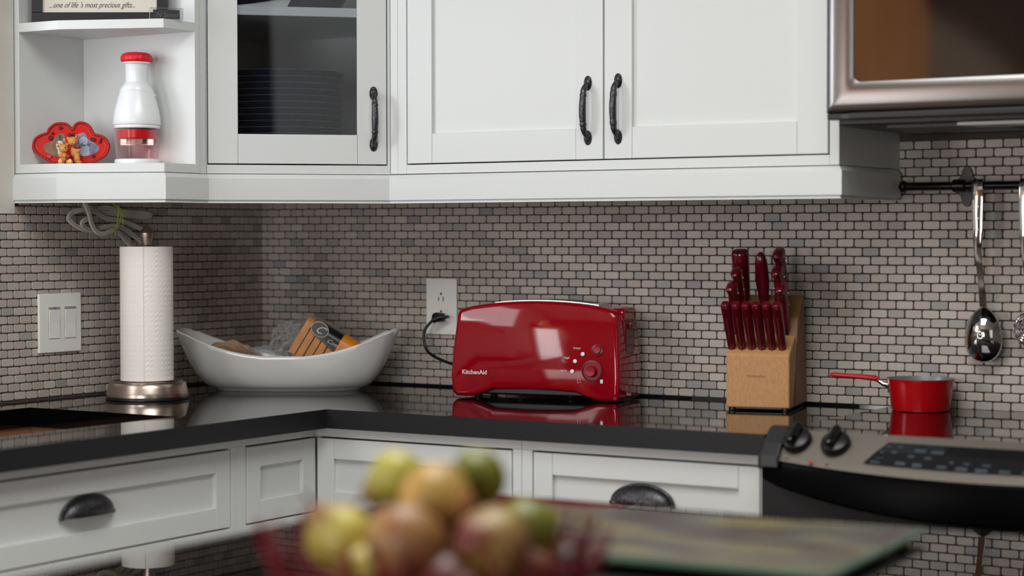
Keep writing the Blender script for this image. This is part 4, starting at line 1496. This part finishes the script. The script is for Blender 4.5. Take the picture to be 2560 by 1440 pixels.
for c_ in ((1405, 715), (1460, 745), (1580, 720)):
    disc2(ph2, 'printed_patch', mat('print_slate', (82, 80, 104), .5), c_, 26, 26, -.0025)
tan = mat('tan_resin', (222, 160, 84), .55, vary=(120, (196, 126, 56), .3), bump=(500, .5))
tanl = mat('tan_resin_light', (238, 186, 120), .55, bump=(500, .4))
maroon = mat('maroon_resin', (128, 14, 36), .4)


def ell(b, c, r):
    q = hp([c[:2]])[0]
    y = c[2]
    rings = []
    for k in range(1, 10):
        th = PI * k / 10
        rings.append([(q[0] + r[0] * K * math.sin(th) * math.cos(a), y + r[2] * K * math.sin(th) * math.sin(a), q[1] + r[1] * K * math.cos(th)) for a in [2 * PI * i / 16 for i in range(16)]])
    b.loft(rings)


def bear(parts, name='bear_figurine', toes=()):
    b = MB()
    for c, r in parts:
        ell(b, c, r)
    o = b.build(name, tan, hf, smooth=1)
    return o


b1 = bear([((1030, 830, -.022), (112, 105, 95)), ((1105, 870, -.030), (52, 42, 50)), ((940, 755, -.018), (42, 42, 26)), ((1105, 735, -.016), (36, 36, 24)), ((1040, 1040, -.020), (105, 125, 95)), ((985, 1005, -.028), (60, 50, 60)), ((1080, 1010, -.030), (52, 40, 45)), ((990, 1150, -.028), (75, 70, 90)), ((1190, 1160, -.028), (85, 60, 80))])
b2 = bear([((1225, 650, -.012), (118, 108, 95)), ((1300, 680, -.020), (52, 45, 50)), ((1120, 590, -.010), (42, 42, 26)), ((1300, 560, -.008), (34, 34, 24)), ((1290, 900, -.012), (120, 160, 95)), ((1380, 860, -.018), (45, 62, 45)), ((1330, 1060, -.014), (82, 140, 80)), ((1390, 1165, -.018), (72, 48, 80))])
for o_, lst in ((b1, ((985, 1140, -.0345, 48, 56), (1215, 1140, -.034, 52, 56))),):
    for x_, y_, yy, rx, rz_ in lst:
        b = MB()
        ell(b, (x_, y_, yy), (rx, rz_, 28))
        b.build('foot_pad', tanl, o_, smooth=1)
for o_, pts_ in ((b1, ((1125, 858, -.0345), (1092, 812, -.0300))), (b2, ((1322, 668, -.0245), (1272, 660, -.0215)))):
    for (x_, y_, yy) in pts_:
        b = MB()
        ell(b, (x_, y_, yy), (15, 14, 14))
        b.build('eye', dk, o_, smooth=1)
b = MB()
ell(b, (1165, 1030, -.030), (72, 66, 40))
b.build('held_heart', maroon, b1, smooth=1)
b = MB()
ell(b, (1300, 790, -.0215), (52, 34, 34))
ell(b, (1375, 815, -.0215), (48, 34, 30))
b.build('neck_bow', maroon, b2, smooth=1)
rose = mat('dark_rose', (120, 16, 34), .45, vary=(200, (84, 44, 30), .2))
for (x_, y_), m_2, r_ in (((655, 560), rose, 60), ((700, 450), rose, 34), ((640, 1020), mat('pink_rose', (196, 72, 90), .45), 58), ((1110, 490), rose, 55), ((1210, 480), rose, 45), ((1270, 500), mat('pink_petal', (206, 110, 116), .45), 40), ((1690, 600), rose, 52), ((1640, 590), rose, 40), ((1840, 660), rose, 38), ((880, 310), maroon, 52), ((1690, 1010), rose, 46), ((1860, 600), rose, 30)):
    b = MB()
    for k in range(5):
        a = k * 2 * PI / 5
        ell(b, (x_ + r_ * .5 * math.cos(a), y_ + r_ * .5 * math.sin(a), -.0022), (r_ * .55, r_ * .5, 34))
    ell(b, (x_, y_, -.0035), (r_ * .4, r_ * .4, 34))
    b.build('rose_ornament', m_2, bk, smooth=1)
MB().prism([(.0, 0), (.030, 0), (.004, .055), (.002, .055)], -.008, .008, 'x').build('easel_back', redc, hf, loc=(0, .006, 0))

# black picture frame, upper shelf
pf = thing('picture_frame', 'black picture frame with a cursive line of text on the upper shelf', 'picture frame', (0.1595, -0.7145, 1.6966), BA)
PW = .2780
LT2 = Matrix.Rotation(math.radians(-4), 4, 'X')
bkb = MB().box(-PW / 2 + .004, PW / 2 - .004, .003, .012, .004, .214).build('backing', M['blackplastic'], pf)
bkb.matrix_local = LT2
fm = mat('black_frame', (24, 22, 26), .35)
for (x0, x1, z0, z1) in ((-PW / 2, PW / 2, 0, .0215), (-PW / 2, PW / 2, .1965, .218), (-PW / 2, -PW / 2 + .0215, .0215, .1965), (PW / 2 - .0215, PW / 2, .0215, .1965)):
    o = MB().box(x0, x1, -.006, .010, z0, z1).build('frame_bar', fm, pf, bevel=.001)
    o.matrix_local = LT2
pp = MB().box(-PW / 2 + .02, PW / 2 - .02, -.0006, .003, .02, .198).build('print', mat('print_paper', (206, 198, 186), .6), pf)
pp.matrix_local = LT2
# the same line of text as the print shows, in slanted italic lettering
text('lettering', "...one of life 's most precious gifts...", .0165, mat('script_ink', (52, 40, 34), .6), pp, (-.1050, -.0010, .0320), shear=.45, sx=.76, off=-.0001)
ab = thing('acrylic_block', 'small clear acrylic block with dark engraved face beside the picture frame', 'paperweight', (0.3165, -0.688, 1.6966), math.radians(48))
MB().box(-.0335, .0335, -.007, .007, .0008, .0235).build('block', film('acrylic', (.9, .9, .92), .03, .25, 10, 0), ab, bevel=.0015)
pl_ = MB().box(-.0262, .0272, -.0015, .0015, .0022, .0200).build('dark_plate', mat('plate_dark', (46, 42, 42), .4), ab)
text('lettering', 'N Sister', .0135, mat('engraving', (104, 104, 100), .5), pl_, (-.020, -.0018, .0055), shear=.15)

# ------------------------------------------------------------------ inside the corner cabinet
plm = mat('navy_stoneware', (40, 46, 66), .22, spec=.5, coat=.2)
P0_ = thing('dinner_bowl', 'x', 'bowl', (0.306, -0.300, 1.4067))
MB().lathe([(.055, 0), (.058, .0006), (.062, .003), (.095, .006), (.122, .017), (.1350, .0290), (.1360, .0300), (.1352, .0308), (.1335, .0300), (.120, .0195), (.093, .0092), (.060, .0062), (.0001, .0060)], 72).build('vessel', plm, P0_, smooth=.9)
MB().lathe([(.1362, .0296), (.1366, .0303), (.1355, .0312), (.1342, .0307)], 72, cap=False).build('rim', mat('paler_rim', (84, 88, 104), .25), P0_, smooth=.9)  # rim in a paler tone than the vessel
words = ['bottom', 'second', 'third', 'fourth', 'fifth', 'sixth', 'seventh', 'eighth', 'ninth', 'tenth', 'eleventh', 'twelfth', 'thirteenth', 'fourteenth']
for i in range(14):
    o = P0_ if i == 0 else copy_tree(P0_)
    o.name = 'dinner_bowl'
    o.location = (0.306 + random.uniform(-.0015, .0015), -0.300 + random.uniform(-.0015, .0015), 1.4067 + .0136 * i)
    tag(o, 'shallow navy bowl behind the cabinet glass, ' + (('topmost of the stack' if i == 13 else words[i] + ' from the bottom of the stack' if i else 'bottom one of the stack')), 'bowl', 'navy bowls stacked behind the cabinet glass')
bx = thing('tan_box', 'tan cardboard box behind the glass, right of the navy bowls', 'box', (0.500, -0.120, 1.4067), .3)
MB().box(-.045, .045, -.05, .05, 0, .17).build('carton', mat('cardboard_tan', (140, 104, 74), .8), bx, bevel=.002)
nk = thing('napkin', 'white folded napkin on the upper shelf behind the cabinet glass', 'napkin', (0.372, -0.452, 1.7388), PI / 4)
b = MB()
rings = []
for k in range(9):
    t = k / 8
    x = -.085 + .135 * t
    h_ = .004 + .022 * t ** 1.5
    rings.append([(x, -.02 - .01 * t, 0), (x + .008 * t, -.022, h_ * .6), (x + .016 * t, 0, h_), (x + .012 * t, .03, h_ * .9), (x, .05, 0)])
b.loft(rings)
b.build('cloth', mat('napkin_cloth', (220, 220, 216), .9, bump=(200, .4)), nk, smooth=1)
tg = thing('serving_tray', 'dark oval tray on the upper shelf behind the cabinet glass', 'tray', (0.300, -0.300, 1.7388))
MB().lathe([(.02, 0), (.12, .002), (.15, .05), (.152, .05), (.123, -.0 + .004), (.0001, .004)], 48).build('dish', plm, tg, smooth=.9)

# ------------------------------------------------------------------ extension cord hanging under the shelf cabinet
ec = thing('extension_cord', 'bundled white flat electric cord with green twine hanging under the left cabinets', 'cord', (0.03, -0.56, 1.26))
cordm = mat('cord_vinyl', (196, 192, 180), .5)
loops = [(.052, [(-0.6544, 1.3346), (-0.6486, 1.32), (-0.6392, 1.3031), (-0.6286, 1.2845), (-0.6132, 1.2674), (-0.5926, 1.264), (-0.5681, 1.2709), (-0.5472, 1.264), (-0.525, 1.2501), (-0.5101, 1.2378)]),
         (.030, [(-0.5947, 1.313), (-0.6188, 1.3153), (-0.6428, 1.3142), (-0.663, 1.309), (-0.6737, 1.2962), (-0.6609, 1.2836), (-0.6372, 1.2734), (-0.6048, 1.2692)]),
         (.040, [(-0.6094, 1.2957), (-0.631, 1.2956), (-0.649, 1.2878), (-0.6396, 1.2785), (-0.6145, 1.2717), (-0.5829, 1.2778), (-0.551, 1.2805), (-0.5225, 1.2753), (-0.4912, 1.2622), (-0.4659, 1.249), (-0.4532, 1.2375)]),
         (.028, [(-0.6323, 1.3237), (-0.6107, 1.3171), (-0.5891, 1.3079), (-0.5586, 1.2969), (-0.519, 1.2928), (-0.4813, 1.2833), (-0.4456, 1.2702), (-0.4355, 1.2551)]),
         (.022, [(-0.609, 1.3198), (-0.5884, 1.3174), (-0.5542, 1.3203), (-0.5207, 1.3146), (-0.4767, 1.3106), (-0.4383, 1.3092), (-0.4177, 1.3049), (-0.4384, 1.3012), (-0.4894, 1.3044), (-0.5394, 1.3083), (-0.5885, 1.3105)]),
         (.018, [(-0.5598, 1.2796), (-0.5315, 1.2745), (-0.5066, 1.2649), (-0.4852, 1.2552), (-0.4752, 1.2446)])]
b = MB()
o0 = Vector((0.03, -0.56, 1.26))
for x, pts in loops:
    P = smoothpts([(x + .003 * math.sin(i * 1.3), y, z) for i, (y, z) in enumerate(pts)], 5)
    for sgn in (-1, 1):
        q = []
        for i, p in enumerate(P):
            t = (P[min(i + 1, len(P) - 1)] - P[max(i - 1, 0)]).normalized()
            nrm = Vector((0, -t.z, t.y))
            q.append(p + nrm * sgn * .0023 - o0)
        b.tube(q, .0034, 8)
b.build('cable', cordm, ec, smooth=1)
b = MB()
for pts in ([(-0.5817, 1.3318), (-0.5683, 1.3251), (-0.5598, 1.3192)], [(-0.5721, 1.3199), (-0.5598, 1.3226), (-0.5574, 1.3106), (-0.56, 1.2933), (-0.5626, 1.2847), (-0.5726, 1.2674), (-0.5824, 1.2623)],
            [(-0.5573, 1.3244), (-0.5475, 1.3107), (-0.544, 1.2917), (-0.5453, 1.2787)], [(-0.5524, 1.3175), (-0.5501, 1.302), (-0.5552, 1.2847)], [(-0.5599, 1.3062), (-0.5589, 1.2847), (-0.5664, 1.2674), (-0.569, 1.2588)], [(-.5650, 1.324), (-.5560, 1.318), (-.5520, 1.308)]):
    b.tube([Vector((.060, y, z)) - o0 for y, z in smoothpts([(a, c_, 0) for a, c_ in pts], 5) for y, z in [(y, z)]] if False else [Vector((.060, p.x, p.y)) - o0 for p in smoothpts([(a, c_, 0) for a, c_ in pts], 5)], .0009, 6)
b.build('twine', mat('green_twine', (176, 196, 66), .7), ec, smooth=1)

# ------------------------------------------------------------------ kitchen island in the foreground
IX, IY = 1.500, -1.410
IZ = 0.900
il = thing('kitchen_island', 'kitchen island with a mirror-polished black top in the foreground', 'island', (2.4, -2.2, 0))
b = MB().box(IX - 2.4, 1.0, -0.75, IY + 2.2, IZ - .0375, IZ - .0012)
b.build('top_edge', M['granite_edge'], il, bevel=.002)
MB().box(IX - 2.4 + .001, .999, -.749, IY + 2.2 - .001, IZ - .0012, IZ).build('top_surface', M['granite_island'], il)
MB().box(IX - 2.4 + .04, .96, -.72, IY + 2.2 - .04, .09, IZ - .0375).build('body', M['white'], il)
MB().box(IX - 2.4 + .09, .91, -.68, IY + 2.2 - .09, 0, .09).build('toe_kick', M['blackplastic'], il)

# glass cutting board
gb = thing('cutting_board', 'green-edged glass cutting board with a streaky top on the island', 'cutting board', (1.981, -1.694, IZ), math.radians(4.5))
streak = bpy.data.materials.new('streaky_glass_top')  # diagonal noise streaks coloured into the top of the board
streak.use_nodes = True
nt = streak.node_tree
p_ = nt.nodes['Principled BSDF']
p_.inputs['Roughness'].default_value = .22
p_.inputs['Specular IOR Level'].default_value = .5
tc = nt.nodes.new('ShaderNodeTexCoord')
mp = nt.nodes.new('ShaderNodeMapping')
mp.inputs['Rotation'].default_value = (0, 0, .55)
mp.inputs['Scale'].default_value = (3.2, 15, 1)
n1 = nt.nodes.new('ShaderNodeTexNoise')
n1.inputs['Scale'].default_value = 1.6
n1.inputs['Detail'].default_value = 2.0
nt.links.new(tc.outputs['Object'], mp.inputs['Vector'])
nt.links.new(mp.outputs['Vector'], n1.inputs['Vector'])
r_ = nt.nodes.new('ShaderNodeValToRGB')
cr = r_.color_ramp
pal = [(.32, (44, 28, 32)), (.43, (64, 52, 54)), (.49, (84, 80, 76)), (.54, (90, 94, 86)), (.61, (128, 118, 74)), (.72, (84, 66, 50))]
while len(cr.elements) < len(pal):
    cr.elements.new(.5)
for e, (q, c_) in zip(cr.elements, pal):
    e.position = q
    e.color = lin(c_)
nt.links.new(n1.outputs['Fac'], r_.inputs['Fac'])
nt.links.new(r_.outputs['Color'], p_.inputs['Base Color'])
greeng = mat('green_glass_edge', (86, 118, 98), .15, spec=.6)
q = rrect(-.258, .258, -.1765, .1765, .008)
MB().prism(q, .0072, .0128).build('pane', greeng, gb, bevel=.0012)
q = rrect(-.252, .252, -.1705, .1705, .010)
MB().prism(q, .0128, .0131).build('coloured_face', streak, gb)
for x in (-.235, .235):
    for y in (-.155, .155):
        MB().lathe([(.007, 0), (.008, .001), (.008, .0072)], 14, (x, y, 0)).build('foot', M['blackplastic'], gb)

# ------------------------------------------------------------------ wire fruit bowl
FB = Vector((2.032, -2.246, IZ))
fbw = thing('wire_fruit_bowl', 'dark red branching wire bowl piled with pears on the island', 'fruit bowl', FB)
wm = mat('dark_red_wire', (104, 8, 22), .35, spec=.5)
MB().tube([(.060 * math.cos(t), .060 * math.sin(t), .004) for t in [2 * PI * i / 40 for i in range(41)]], .0035, 8).build('base_ring', wm, fbw, smooth=1)
MB().tube([(.105 * math.cos(t), .105 * math.sin(t), .044 + .003 * math.sin(5 * t)) for t in [2 * PI * i / 60 for i in range(61)]], .0024, 8).build('middle_ring', wm, fbw, smooth=1)
rr = random.Random(11)
for k in range(26):
    a = 2 * PI * (k + rr.uniform(-.3, .3)) / 26
    tw = rr.uniform(-.35, .35)
    rz_ = .092 + rr.uniform(-.012, .012)
    R_ = .150 + rr.uniform(-.006, .012)

    def rp(t, a0=a, tw0=tw, R0=R_, z0=rz_):
        r = .060 + (R0 - .060) * (1 - (1 - t) ** 1.7)
        an = a0 + tw0 * t
        return Vector((r * math.cos(an), r * math.sin(an), .004 + (z0 - .004) * t ** 1.45))
    b = MB()
    n_ = 12
    b.tube([rp(i / n_) for i in range(n_ + 1)], [.0036 - .0010 * i / n_ for i in range(n_ + 1)], 7)
    t0 = rr.uniform(.35, .6)
    for s in (-1, 1):
        a1, f0 = s * rr.uniform(.25, .5), rr.uniform(.75, 1)
        base_ = rp(t0)
        pts_ = [base_]
        for j in range(1, 6):
            u = t0 + (f0 - t0) * j / 5
            q_ = rp(u, a + a1 * (j / 5))
            pts_.append(q_)
        b.tube(pts_, [.0024, .0023, .0022, .0020, .0018, .0012], 6)
        t0 = rr.uniform(.5, .8)
    tip = rp(1.0)
    b.lathe([(.0003, -.003), (.0030, -.0015), (.0034, 0), (.0030, .0015), (.0003, .003)], 8, tip)
    b.build('wire', wm, fbw, smooth=1)


def pear_material(name, base, mid, blush, amt, seed):
    m = bpy.data.materials.new(name)
    m.use_nodes = True
    nt = m.node_tree
    p = nt.nodes['Principled BSDF']
    p.inputs['Roughness'].default_value = .38
    p.inputs['Subsurface Weight'].default_value = .05
    p.inputs['Subsurface Radius'].default_value = (.01, .006, .003)
    tc = nt.nodes.new('ShaderNodeTexCoord')
    n = nt.nodes.new('ShaderNodeTexNoise')
    n.noise_dimensions = '4D'
    n.inputs['W'].default_value = seed
    n.inputs['Scale'].default_value = 15
    n.inputs['Detail'].default_value = 3
    nt.links.new(tc.outputs['Object'], n.inputs['Vector'])
    r = nt.nodes.new('ShaderNodeValToRGB')
    cr = r.color_ramp
    cr.elements[0].color = lin(blush)
    cr.elements[0].position = amt - .12
    cr.elements[1].color = lin(base)
    cr.elements[1].position = amt + .14
    e = cr.elements.new(amt + .02)
    e.color = lin(mid)
    nt.links.new(n.outputs['Fac'], r.inputs['Fac'])
    sx = nt.nodes.new('ShaderNodeSeparateXYZ')
    mr = nt.nodes.new('ShaderNodeMapRange')
    mr.inputs['From Min'].default_value = .020
    mr.inputs['From Max'].default_value = .040
    mix = nt.nodes.new('ShaderNodeMix')
    mix.data_type = 'RGBA'
    mix.inputs['B'].default_value = lin((112, 34, 34))
    nt.links.new(tc.outputs['Object'], sx.inputs[0])
    nt.links.new(sx.outputs['Z'], mr.inputs['Value'])
    nt.links.new(mr.outputs[0], mix.inputs['Factor'])
    nt.links.new(r.outputs['Color'], mix.inputs['A'])
    nt.links.new(mix.outputs['Result'], p.inputs['Base Color'])
    return m


YEL, GRN, TAN, RED = (180, 164, 72), (104, 106, 26), (164, 130, 62), (138, 52, 40)
pm_ = [pear_material('pear_yellow', YEL, (204, 176, 84), (176, 110, 60), .34, 1), pear_material('pear_green', GRN, (150, 138, 54), (112, 30, 28), .38, 2),
       pear_material('pear_tan', TAN, (196, 152, 80), (168, 104, 64), .36, 3), pear_material('pear_blush', (158, 122, 66), (142, 96, 58), (122, 70, 50), .50, 4),
       pear_material('pear_mottled', (142, 128, 52), (140, 98, 62), (122, 72, 66), .48, 5), pear_material('pear_dark', (108, 84, 40), (96, 50, 30), (80, 28, 22), .50, 6),
       pear_material('pear_lime', (164, 156, 62), (166, 140, 62), (150, 60, 50), .33, 7)]


def pear(label, m, loc, r, axis, ln=1.22, tip_m=None):
    o = thing('pear', label, 'pear', loc, 0, 'pears heaped in the wire bowl')
    prof = [(.0001, -.97), (.10, -.985), (.30, -.93), (.60, -.78), (.86, -.50), (.99, -.15), (.99, .12), (.88, .42), (.70, .70), (.53, .92), (.44, 1.10), (.36, 1.24), (.22, 1.33), (.06, 1.36)]
    k = ln / 1.22
    ob = MB().lathe([(a * r, b_ * r * (k if b_ > 0 else 1)) for a, b_ in prof], 36, flute=lambda a, rr_, z: 1 + .03 * math.sin(2 * a + z * 30)).build('flesh', m, o, smooth=3.2)
    ob.rotation_euler = (0, 0, 0)
    MB().tube([(0, 0, 1.33 * r * k), (.001, 0, 1.33 * r * k + .008), (.004, 0, 1.33 * r * k + .018)], [.0018, .0016, .0022], 8).build('stem', mat('pear_stem', (84, 40, 30), .8), o, smooth=1)
    o.rotation_mode = 'QUATERNION'
    o.rotation_quaternion = Vector(axis).to_track_quat('Z', 'Y')
    return o


# axes: unit vectors in world space; x' = to the right of the room corner view, towards the camera etc.
r3, f3, u3 = CR, CF, Vector((0, 0, 1))
pear('yellow pear with a pale flank at the left of the lower tier', pm_[0], (1.9708, -2.3087, 0.9901), .0312, -r3 * .55 + u3 * .75 - f3 * .3, 1.05)
pear('reddish brown pear at the front centre, left of the mottled one', pm_[3], (2.0500, -2.3150, 0.9920), .0365, u3 * .35 + f3 * .8 + r3 * .1, 1.0)
pear('mottled green and red pear at the front right of the bowl', pm_[4], (2.1130, -2.2780, 0.9890), .0362, -r3 * .5 - f3 * .7 + u3 * .3, 1.0)
pear('green brown pear at the right edge of the bowl, partly hidden', pm_[5 if False else 1], (2.0860, -2.1690, 0.9870), .0315, r3 * .5 + u3 * .25 + f3 * .5, 1.0)
pear('light green pear, left one of the top tier, lying on its side', pm_[6], (1.9690, -2.2150, 1.0330), .0268, -r3 * .85 - u3 * .55, 1.25)
pear('tan yellow pear in the middle of the top of the pile', pm_[2], (2.0395, -2.2530, 1.0215), .0340, r3 * .75 - f3 * .45 - u3 * .25, 1.1)
pear('dark green pear with a red end, right one of the top tier', pm_[1], (2.0380, -2.1830, 1.0335), .0285, -r3 * .75 + f3 * .45 - u3 * .2, 1.0)
pear('yellow pear low at the left front, behind the red wires', pm_[0], (2.0040, -2.3090, 0.9640 - .003), .0300, -r3 * .4 - f3 * .3 + u3 * .2, 1.0)
pear('dark reddish pear low in the front centre of the bowl', pm_[5], (2.0960, -2.3150, 0.9560), .0300, -f3 * .5 + r3 * .5, 1.0)
pear('reddish pear low at the right of the bowl, behind the wires', pm_[5], (2.1060, -2.2200, 0.9550), .0300, r3 * .6 + u3 * .2, 1.0)
pear('hidden brown pear in the core of the pile', pm_[5], (2.0250, -2.2250, 0.9720), .0370, r3 * .6 + f3 * .4, 1.0)
